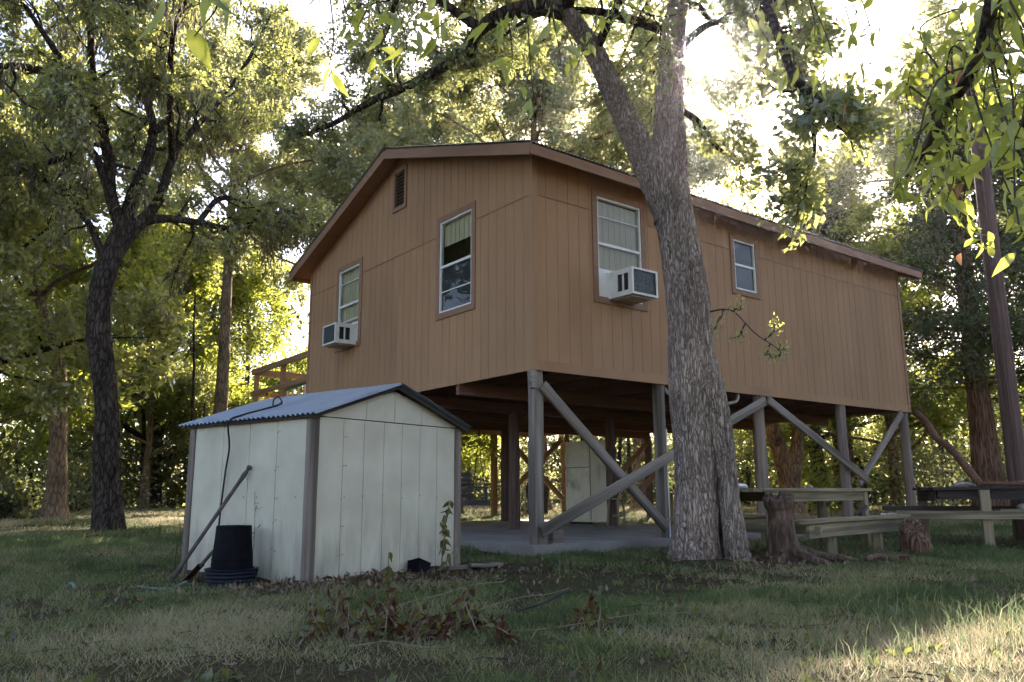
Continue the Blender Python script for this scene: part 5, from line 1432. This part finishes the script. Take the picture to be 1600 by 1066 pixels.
# the far wood round the clearing: dense leaf masses from the ground up
rg = np.random.default_rng(61)
az0 = yaw
cs, ks = [], []
for k in range(1660):
    az = az0 + (rg.uniform(-.95, .95) if k < 520 or k >= 760 else rg.uniform(.9, 5.4))
    r = rg.uniform(38, 60)
    rel = az - az0
    if -.30 < rel < .02: r = rg.uniform(42, 62)
    if 520 <= k < 760: r = rg.uniform(28, 44)
    if k >= 760: r = rg.uniform(37, 50)
    hmax = (10.0 if k >= 1420 else 3.2) if k >= 760 else 6.0 if k >= 520 else 11.0 if rel > .15 else (9.0 if -.45 < rel < .15 else 7.5)
    z = rg.random() ** 1.25 * hmax
    R = rg.uniform(.9, 2.0) * (1 if z < 3 else 1.15)
    n = int((150 if k < 520 else 70 if k < 760 else 120) * R)
    p = unit(rg.normal(size=(n, 3))) * (rg.random((n, 1)) ** .33) * R * np.array([1.1, 1.1, .75])
    p += np.array([CAM[0] + math.cos(az) * r, CAM[1] + math.sin(az) * r, max(z, R * .5)])
    cs.append(p)
c = np.vstack(cs); c = c[c[:, 2] > .05]
v, f, r_ = leaf_arrays(c, (.18, .34), rg, wr=.55)
wd = obj("woodland", v, f, M['leaf_under'], attr=r_); tag(wd, "dark far-off wood and undergrowth closing the clearing", "woodland", None, "stuff")
print("woodland leaves", len(c))
# bare stems in the wood, one mass
tl = []
for k in range(70):
    az = az0 + rg.uniform(-.9, .9); r = rg.uniform(33, 50)
    b0 = np.array([CAM[0] + math.cos(az) * r, CAM[1] + math.sin(az) * r, 0.0])
    hh = rg.uniform(3, 9)
    tl.append((wander(b0, np.array([rg.normal() * .15, rg.normal() * .15, 1]), hh, 7, rg, .08, .05), np.linspace(rg.uniform(.05, .16), .03, 7)))
V, Q = tubes(tl, lambda x: 7); ws = obj("woodland_stems", V, Q, M['bark_dark'], smooth=True); tag(ws, "thin dark stems standing in the far wood", "stems", None, "stuff")
# shrubs one can tell apart along the lawn edge
def shrub(label, loc, R, mat, seed, n=2600, leaf=(.09, .17)):
    rg = np.random.default_rng(seed)
    t = thing("shrub", label, "shrub", loc, 0, "shrubs along the lawn edge")
    tl = [(wander(np.array([rg.normal() * .1, rg.normal() * .1, -.05]), np.array([rg.normal() * .6, rg.normal() * .6, 1]), R * rg.uniform(1.0, 1.7), 6, rg, .2, .02), np.linspace(.02, .006, 6)) for _ in range(14)]
    V, Q = tubes(tl, lambda x: 5); obj("stems", V, Q, M['twig'], t)["kind"] = "stuff"
    pts = np.vstack([a[0][2:] for a in tl])
    c = pts[rg.integers(0, len(pts), n)] + rg.normal(size=(n, 3)) * R * np.array([.28, .28, .2]); c = c[c[:, 2] > .03]
    v, f, r = leaf_arrays(c, leaf, rg, wr=.5); obj("foliage", v, f, mat, t, attr=r)["kind"] = "stuff"
    return t
shrub("low dark bush at the foot of the tan tree", P2(-3.7, 19.2), .8, M['leaf_under'], 71)
shrub("pale-leaved bush at the wood's edge between the two left trunks", P2(-1.3, 24), 1.7, M['leaf_pale'], 72)
shrub("bright fern-like bush behind the shed's left edge", P2(1.9, 17.0), .9, M['leaf_bright'], 73)
shrub("grey-green bush behind the fence seen left of the refrigerator", P2(10.6, 14.0), 1.5, M['leaf_pale'], 74)
shrub("dark bush seen under the house right of the refrigerator", P2(15.0, 9.3), 1.7, M['leaf_under'], 75)
shrub("grey tangled bush right of the house corner post", P2(17.5, 3.2), 1.6, M['leaf_pale'], 76)
shrub("sunlit yellow-green bush beneath the right half of the house", P2(16.2, 6.6), 1.5, M['leaf_bright'], 77)

# ------------------------------------------------------------------ broad-leaved tree overhanging the camera
def blade_leaves(c, dirs, L, W, rg, droop=.35, fold=.12, ns=4):
    """lanceolate leaves with a curved midrib: ns segments, 3 verts across"""
    N = len(c)
    a = unit(dirs); nrm = rg.normal(size=(N, 3)); nrm = unit(nrm - a * (nrm * a).sum(1, keepdims=True)); b = np.cross(nrm, a)
    vs = []
    prof = [.06, .85, 1.0, .55, .02] if ns == 4 else [.06, 1.0, .02]
    for i in range(ns + 1):
        s = i / ns
        mid = c + a * L[:, None] * s + nrm * (L[:, None] * -droop * s * s) + np.array([0, 0, -1]) * L[:, None] * .12 * s * s
        w = (W * prof[i] * .5)[:, None]
        vs += [mid - b * w + nrm * w * fold * 4, mid, mid + b * w + nrm * w * fold * 4]
    v = np.stack(vs, 1)
    K = 3 * (ns + 1)
    q = []
    for i in range(ns):
        for j in (0, 1):
            q.append((i * 3 + j, i * 3 + j + 1, i * 3 + j + 4, i * 3 + j + 3))
    q = np.array(q)
    f = (np.arange(N)[:, None, None] * K + q[None]).reshape(-1, 4)
    return v.reshape(-1, 3), f, np.repeat(rg.random(N), len(q))
rg = np.random.default_rng(90)
ov = thing("overhanging_tree", "broad-leaved tree whose leafy branches hang into the top of the photo", "tree", (0, 0, 0))
TB = np.array([-1.9, -10.0, 0])
v1, q1 = trunk_arr([(TB[0], TB[1], -.2), (TB[0] + .05, TB[1] + .1, 1.5), (TB[0] - .05, TB[1] + .3, 3.2), (TB[0] - .15, TB[1] + .6, 5.0), (TB[0] - .3, TB[1] + 1.0, 6.5)], [.26, .19, .16, .12, .06], 70, 32, 17, 4, .2)
obj("trunk", v1, q1, M['bark_big'], ov, smooth=True)
CM = [(-5.07, -4.81, 3.07), (-5.02, -4.95, 3.08), (-4.86, -4.81, 3.03), (-4.84, -4.93, 3.06), (-4.64, -5.05, 3.11), (-4.48, -5.04, 3.22), (-5.16, -4.88, 2.91), (-4.75, -4.98, 3.18)]
CMb = [(-3.95, -4.68, 3.31), (-3.8, -4.67, 3.2), (-3.75, -4.85, 3.39), (-3.58, -4.86, 3.31), (-3.58, -5.0, 3.5), (-3.5, -5.08, 3.57), (-4.07, -4.71, 3.49)]
CT = [(-3.25, -5.05, 3.68), (-2.84, -5.58, 3.49), (-2.87, -5.72, 3.24), (-2.82, -5.79, 3.11), (-2.85, -6.16, 3.3), (-2.81, -6.24, 3.02), (-2.72, -5.96, 3.14), (-2.75, -6.14, 2.87), (-2.76, -5.89, 3.4)]
CR = [(-2.9, -6.52, 2.95), (-2.96, -6.63, 2.65), (-3.0, -6.82, 2.7), (-3.16, -6.95, 2.38), (-2.8, -6.48, 2.6), (-2.93, -6.71, 2.41), (-3.18, -6.9, 2.14), (-2.73, -6.4, 2.32), (-2.87, -6.59, 2.31), (-3.18, -6.89, 1.96), (-3.24, -7.02, 2.57), (-2.93, -6.71, 2.94), (-2.84, -6.41, 2.76), (-3.46, -7.01, 1.73), (-3.1, -6.83, 2.45), (-3.35, -7.03, 2.13), (-3.08, -6.89, 2.79), (-3.35, -7.03, 1.92), (-3.33, -7.1, 2.37), (-2.89, -6.55, 2.42)]
CR = CR + [tuple(np.array(p) + rg.normal(size=3) * np.array([.18, .18, .14])) for p in CR[:14]]
CL = [(-6.01, -5.54, 2.36), (-5.85, -5.48, 2.46)]
def over_branch(path, r0, anchors, nleaf, L, W, seed):
    P = limb_part(ov, path, r0, .012, M['bark_dark'], seed, sides=12, amp=.003, n=26)
    tl, cc, dd = [], [], []
    for an in anchors:
        an = np.array(an)
        i = int(np.argmin(np.linalg.norm(P - an - np.array([0, 0, .3]), axis=1)))
        mid = (P[i] + an) / 2 + rg.normal(size=3) * .05 + np.array([0, 0, .12])
        tw = smooth_path([P[i], mid, an, an + np.array([rg.normal() * .06, rg.normal() * .06, -.16])], 14)
        tl.append((tw, np.linspace(.006, .002, 14)))
        for _ in range(nleaf):
            j = rg.integers(5, 14)
            cc.append(tw[j] + rg.normal(size=3) * .03)
            d = rg.normal(size=3) * .75; d[2] -= .75; dd.append(d)
    V, Q = tubes(tl, lambda r: 5); obj("twigs", V, Q, M['twig'], ov)["kind"] = "stuff"
    cc, dd = np.array(cc), np.array(dd)
    v, f, r = blade_leaves(cc, dd, rg.uniform(L[0], L[1], len(cc)), rg.uniform(W[0], W[1], len(cc)), rg)
    obj("leaves", v, f, M['leaf_over'], ov, attr=r)["kind"] = "stuff"
top = np.array([TB[0] - .12, TB[1] + .5, 4.6])
over_branch([top - np.array([0, .1, .8]), (-2.5, -8.6, 4.1), (-3.0, -7.7, 3.5), (-3.25, -7.05, 2.85), (-3.05, -6.8, 2.6), (-2.85, -6.52, 2.45), (-2.72, -6.3, 2.3)], .06, CR, 20, (.06, .115), (.024, .046), 101)
over_branch([top, (-2.4, -8.2, 5.2), (-2.7, -7.0, 4.9), (-2.9, -6.2, 4.4), (-3.0, -5.4, 4.2), (-3.3, -5.0, 4.1)], .05, CT + CMb[3:6], 12, (.06, .115), (.024, .044), 102)
over_branch([top + np.array([0, .1, .4]), (-2.8, -8.0, 5.8), (-3.6, -6.4, 5.2), (-4.0, -5.2, 4.4), (-4.7, -4.8, 3.9), (-5.2, -4.7, 3.6)], .055, CM + CMb[:3] + CMb[6:], 11, (.07, .14), (.028, .055), 103)
over_branch([(-4.0, -5.2, 4.4), (-5.0, -5.4, 3.6), (-5.7, -5.5, 2.9), (-6.0, -5.5, 2.65)], .02, CL, 4, (.13, .19), (.05, .07), 104)

# ------------------------------------------------------------------ weeds and cut brush
def weed(name, label, loc, h, nleaf, L, W, mats, seed, bend=.15, droop=1.0, cat="plant"):
    rg = np.random.default_rng(seed)
    loc = (loc[0], loc[1], GZ(loc[0], loc[1]) + .02)
    t = thing(name, label, cat, loc)
    P = wander(np.array([0, 0, -.03]), np.array([rg.normal() * bend, rg.normal() * bend, 1]), h, 10, rg, .10, .02)
    tl = [(P, np.linspace(.007, .003, 10))]
    cc, dd = [], []
    for _ in range(nleaf):
        j = rg.integers(3, 10); cc.append(P[j] + rg.normal(size=3) * .012); d = rg.normal(size=3) * .6; d[2] -= droop; dd.append(d)
    V, Q = tubes(tl, lambda r: 6); obj("stem", V, Q, M['straw'], t)
    cc, dd = np.array(cc), np.array(dd)
    k = rg.random(len(cc)) < (1 if len(mats) == 1 else .6)
    for msk, mt in ((k, mats[0]), (~k, mats[-1])):
        if msk.sum():
            v, f, r = blade_leaves(cc[msk], dd[msk], rg.uniform(L[0], L[1], msk.sum()), rg.uniform(W[0], W[1], msk.sum()), rg)
            obj("leaves", v, f, mt, t, attr=r)
    return t
w, dd_ = M['leaf_wilt'], M['leaf_dead']
pw = shed_pt(1.50, -.16, 0)
weed("wilted_sapling", "wilting sapling with drooping yellow leaves against the shed's front", pw, .70, 40, (.06, .11), (.028, .045), [w], 201, .08)
weed("wilted_sapling", "lower wilted side shoot at the foot of the shed sapling", (pw[0] - .06, pw[1] - .05, 0), .34, 10, (.05, .09), (.02, .04), [w], 202, .25)
weed("upright_weed", "tall green weed with drooping leaves in front of the shed", (-3.72, -2.95, 0), .40, 20, (.07, .11), (.03, .045), [w], 203, .05)
weed("leafy_weed", "leafy yellow-green weed left of the brown brush pile", (-4.55, -3.62, 0), .20, 16, (.08, .12), (.035, .05), [w], 204, .1)
weed("small_weed", "small pale weed just left of the tall green weed", (-3.95, -2.85, 0), .17, 8, (.06, .09), (.025, .035), [w], 205, .1)
# cut stalks with brown and olive leaves
bp_ = thing("brush_pile", "heap of cut stalks with rust-brown and olive wilted leaves", "brush pile", (-4.0, -4.2, .01))
rg = np.random.default_rng(210)
tl, cc, dd = [], [], []
rt2, fw2 = np.array([.79, -.61, 0]), np.array([.61, .79, 0])
for k in range(46):
    s, e = rg.normal(-.12, .27), rg.normal(-.05, .2)
    b0 = rt2 * s + fw2 * e + np.array([0, 0, .0])
    hh = rg.uniform(.08, .30)
    P = wander(b0, np.array([rg.normal() * .8, rg.normal() * .8, .8]), hh, 8, rg, .22, -.05)
    tl.append((P, np.linspace(.005, .002, 8)))
    for _ in range(17):
        j = rg.integers(2, 8); cc.append(P[j] + rg.normal(size=3) * .02); d = rg.normal(size=3) * .7; d[2] -= .7; dd.append(d)
V, Q = tubes(tl, lambda r: 5); obj("stalks", V, Q, M['straw'], bp_)["kind"] = "stuff"
cc, dd = np.array(cc), np.array(dd); k = rg.random(len(cc)) < .6
for msk, mt, nm_ in ((k, dd_, "brown_leaves"), (~k, w, "olive_leaves")):
    v, f, r = blade_leaves(cc[msk], dd[msk], rg.uniform(.04, .085, msk.sum()), rg.uniform(.016, .032, msk.sum()), rg)
    obj(nm_, v, f, mt, bp_, attr=r)["kind"] = "stuff"
log("dark_stick", (-3.45, -4.05, .06), (-2.95, -4.0, .14), .010, M['rubber'], "thin dark stick poking out to the right of the brush pile", "stick", .01)
for k, (a, b, lb) in enumerate((((-4.4, -3.6, .05), (-3.1, -3.45, .16), "long pale straw stalk lying behind the brush pile"), ((-3.9, -3.9, .04), (-2.75, -3.75, .12), "pale straw stalk slanting right out of the brush pile"), ((-3.9, -4.35, .03), (-2.6, -4.75, .05), "pale stalk lying low on the grass right of the brush pile"), ((-4.7, -4.3, .03), (-4.35, -4.75, .06), "short straw stalk at the left front of the brush pile"))):
    log("straw_stalk", a, b, .003, M['straw'], lb, "stalk", .025, "straw stalks by the brush pile")
# vine growing up the shed's far left corner
t = thing("thin_vine", "thin green vine climbing the shed's far left corner", "vine", shed_pt(-.06, SHED_D + .02, 0))
rg = np.random.default_rng(220)
P = wander(np.array([0, 0, 0.]), np.array([0, 0, 1.]), .95, 16, rg, .10, .05)
V, Q = tubes([(P, np.linspace(.004, .002, 16))], lambda r: 5); obj("stem", V, Q, M['twig'], t)
c = np.repeat(P, 8, 0) + rg.normal(size=(128, 3)) * .05
leaf_obj("leaves", c, (.03, .06), M['leaf_under'], t, rg)["kind"] = "stuff"
t = thing("wall_weed", "spindly pale weed behind the upturned black bucket", "plant", shed_pt(-.08, .66, 0))
P = wander(np.array([0, 0, 0.]), np.array([0, 0, 1.]), .80, 16, rg, .06, .05)
tl = [(P, np.linspace(.004, .002, 16))] + [(wander(P[j], np.array([rg.normal(), rg.normal(), .6]), .09, 5, rg, .2, -.1), np.linspace(.0022, .0012, 5)) for j in rg.integers(6, 14, 12)]
V, Q = tubes(tl, lambda r: 4); obj("stem", V, Q, M['straw'], t)
leaf_obj("leaves", np.array([a[0][-1] for a in tl[1:]]), (.02, .04), M['leaf_wilt'], t, rg)

# ------------------------------------------------------------------ grass, litter
rg = np.random.default_rng(300)
def shed_dist(x, y):
    a = (x - SHED_O[0]) * _su[0] + (y - SHED_O[1]) * _su[1]; b = (x - SHED_O[0]) * _sv[0] + (y - SHED_O[1]) * _sv[1]
    dx = np.maximum(np.maximum(-a, a - SHED_W), 0); dy = np.maximum(np.maximum(-b, b - SHED_D), 0)
    return np.hypot(dx, dy)
def grass_field(N, r0, r1, hmul=1.0, region=None):
    pw_ = .72
    u = rg.random(N)
    r = (r0 ** pw_ + u * (r1 ** pw_ - r0 ** pw_)) ** (1 / pw_)
    az = yaw + rg.uniform(-.86, .86, N)
    x, y = CAM[0] + r * np.cos(az), CAM[1] + r * np.sin(az)
    dens = .35 + .9 * vnoise(x, y, .9, 11) * (0.45 + vnoise(x, y, 2.6, 12))
    bare = vnoise(x, y, .55, 13)
    dens *= np.clip((bare - .25) * 6, .10, 1) * np.clip((vnoise(x, y, 3.5, 17) - .18) * 4, .15, 1)
    sd = shed_dist(x, y)
    dens *= np.clip((sd - .12) / .4, .02, 1)
    dens *= np.clip((np.hypot(x - .62, y + 2.35) - .45) / .6, .05, 1)      # bare soil round the big tree
    dens *= np.clip((np.hypot(x + 5.0, y + .6) / .5), .25, 1)
    under = (x > -.16) & (x < 6.21) & (y > -.16) & (y < 8.01)
    k = (rg.random(N) < dens) & ~under & (sd > .01)
    x, y, r = x[k], y[k], r[k]; n = len(x)
    z = ground_z(x, y) - .006
    patch = vnoise(x, y, .45, 14)
    h = (.022 + .05 * rg.random(n)) * (0.45 + 1.1 * vnoise(x, y, 3.0, 15)) * hmul * np.clip(r / 9, 1, 1.7)
    wd_ = (.0016 + .0017 * rg.random(n)) * np.clip((r / 4.2), .7, 30) ** .85
    th = rg.random(n) * 6.283
    bx2, by2 = np.cos(th) * wd_, np.sin(th) * wd_
    lean = rg.normal(size=(n, 2)) * .75 * h[:, None]
    v = np.stack([np.stack([x - bx2, y - by2, z], 1), np.stack([x + bx2, y + by2, z], 1), np.stack([x + lean[:, 0], y + lean[:, 1], z + h], 1)], 1).reshape(-1, 3)
    f = np.arange(3 * n).reshape(-1, 3)
    tint = np.clip(.50 - 1.0 * (patch - .42) + .5 * (vnoise(x, y, 2.2, 18) - .5) + rg.normal(size=n) * .2 + .45 * np.clip((r - 19) / 4, 0, 1) + .3 * np.clip((-5.6 - y) / .5, 0, 1), 0, 1)  # dry straw tint, paled further in the two sunlit areas to brighten them
    return v, f, tint
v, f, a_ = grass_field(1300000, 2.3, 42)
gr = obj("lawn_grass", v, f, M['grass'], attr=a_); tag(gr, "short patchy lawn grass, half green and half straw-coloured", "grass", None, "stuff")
print("grass", len(f))
# taller unmown blades in the sunny corner
n = 1500
x = rg.normal(-1.6, 1.0, n); y = rg.normal(-6.15, .45, n); z = ground_z(x, y)
P0 = np.stack([x, y, z], 1); hh = rg.uniform(.06, .17, n)
d0 = rg.normal(size=(n, 2)) * .35
th = rg.random(n) * 6.28; wv = np.stack([np.cos(th), np.sin(th), np.zeros(n)], 1) * .0028
m1 = P0 + np.stack([d0[:, 0] * hh * .35, d0[:, 1] * hh * .35, hh * .6], 1); tp = P0 + np.stack([d0[:, 0] * hh * 1.3, d0[:, 1] * hh * 1.3, hh], 1)
v = np.stack([P0 - wv, P0 + wv, m1 + wv * .8, m1 - wv * .8, tp], 1).reshape(-1, 3)
i = np.arange(n)[:, None] * 5
f = np.concatenate([i + [[0, 1, 2]], i + [[0, 2, 3]], i + [[3, 2, 4]]], 1).reshape(-1, 3)
tg = obj("tall_grass", v, f, M['grass'], attr=np.repeat(rg.uniform(.1, .8, n), 3)); tag(tg, "taller unmown grass blades in the sunny right foreground", "grass", None, "stuff")
# fallen leaves and wood chips
n = 5200
r = 2.5 + rg.random(n) ** .8 * 15; az = yaw + rg.uniform(-.8, .8, n)
x, y = CAM[0] + r * np.cos(az), CAM[1] + r * np.sin(az)
sd = shed_dist(x, y); und = (x > -.2) & (x < 6.3) & (y > -.2) & (y < 8.1)
k = (sd > .03) & ~und & (rg.random(n) < .3 + .7 * vnoise(x, y, 1.1, 21)); x, y = x[k], y[k]
ex = rg.normal(size=(1500, 2)) * np.array([1.0, .35]); e2 = np.array([SHED_O[0], SHED_O[1]]) + ex * .8 + np.array([.3, -.25]); kk = shed_dist(e2[:, 0], e2[:, 1]) > .03
x, y = np.concatenate([x, e2[kk, 0]]), np.concatenate([y, e2[kk, 1]])
ex = rg.normal(size=(900, 2)) * .75 + np.array([1.2, -2.7]); x, y = np.concatenate([x, ex[:, 0]]), np.concatenate([y, ex[:, 1]])
c = np.stack([x, y, ground_z(x, y) + .008 + rg.random(len(x)) * .02], 1)
v, f, r_ = leaf_arrays(c, (.03, .08), rg, dirs=np.tile([0, 0, 0.], (len(c), 1)), spread=1, wr=.45, up=1.2)
lt = obj("leaf_litter", v, f, M['litter'], attr=r_); tag(lt, "fallen brown leaves and chips scattered over the lawn", "leaf litter", None, "stuff")


# broad-leaved weeds and fallen twigs in the lawn
n = 420
r = 2.6 + rg.random(n) ** .9 * 11; az = yaw + rg.uniform(-.75, .75, n)
x, y = CAM[0] + r * np.cos(az), CAM[1] + r * np.sin(az)
k = (shed_dist(x, y) > .1) & ~((x > -.3) & (x < 6.3) & (y > -.3)); x, y = x[k], y[k]
c0 = np.stack([x, y, ground_z(x, y) + .004], 1)
c = np.repeat(c0, 12, 0) + rg.normal(size=(len(c0) * 12, 3)) * np.array([.022, .022, .003])
v, f, r_ = leaf_arrays(c, (.03, .075), rg, dirs=np.tile([0, 0, .7], (len(c), 1)), spread=.8, wr=.5)
lw = obj("lawn_weeds", v, f, M['leaf_under'], attr=r_); tag(lw, "small broad-leaved weeds dotted through the lawn", "weeds", None, "stuff")
tl = []
for _ in range(330):
    rr_ = 2.8 + rg.random() * 10; a2 = yaw + rg.uniform(-.75, .75)
    p = np.array([CAM[0] + rr_ * math.cos(a2), CAM[1] + rr_ * math.sin(a2)])
    if shed_dist(p[0], p[1]) < .15 or (p[0] > -.4 and p[1] > -.4): continue
    d = rg.normal(size=2); L2 = rg.uniform(.06, .32); q = p + d / np.linalg.norm(d) * L2; mid_ = (p + q) / 2 + rg.normal(size=2) * .015
    tl.append((np.array([(*p, float(ground_z(*p)) + .012), (*mid_, float(ground_z(*mid_)) + .022), (*q, float(ground_z(*q)) + .014)]), np.array([.0035, .003, .0015]) * rg.uniform(.7, 1.6)))
V, Q = tubes(tl, lambda r: 5); tw_ = obj("fallen_twigs", V, Q, M['twig']); tag(tw_, "thin fallen twigs scattered over the lawn", "twigs", None, "stuff")
# ------------------------------------------------------------------ fine mist added to make a glare-like glow round the sun
hz = MB(); hz.box(-830, 830, -830, 830, -1.2, 27.0)
mh, nt_, ns_, L_ = new_mat("sun_glow_air"); oo = ns_.new("ShaderNodeOutputMaterial"); pv = ns_.new("ShaderNodeVolumePrincipled")
pv.inputs["Color"].default_value = (.97, .98, 1, 1); pv.inputs["Density"].default_value = 0.00032; pv.inputs["Anisotropy"].default_value = .93
L_.new(pv.outputs[0], oo.inputs["Volume"])
ho = hz.build("sun_glow_mist", mh); tag(ho, "thin added mist that makes the glow round the sun", None, None, "stuff")
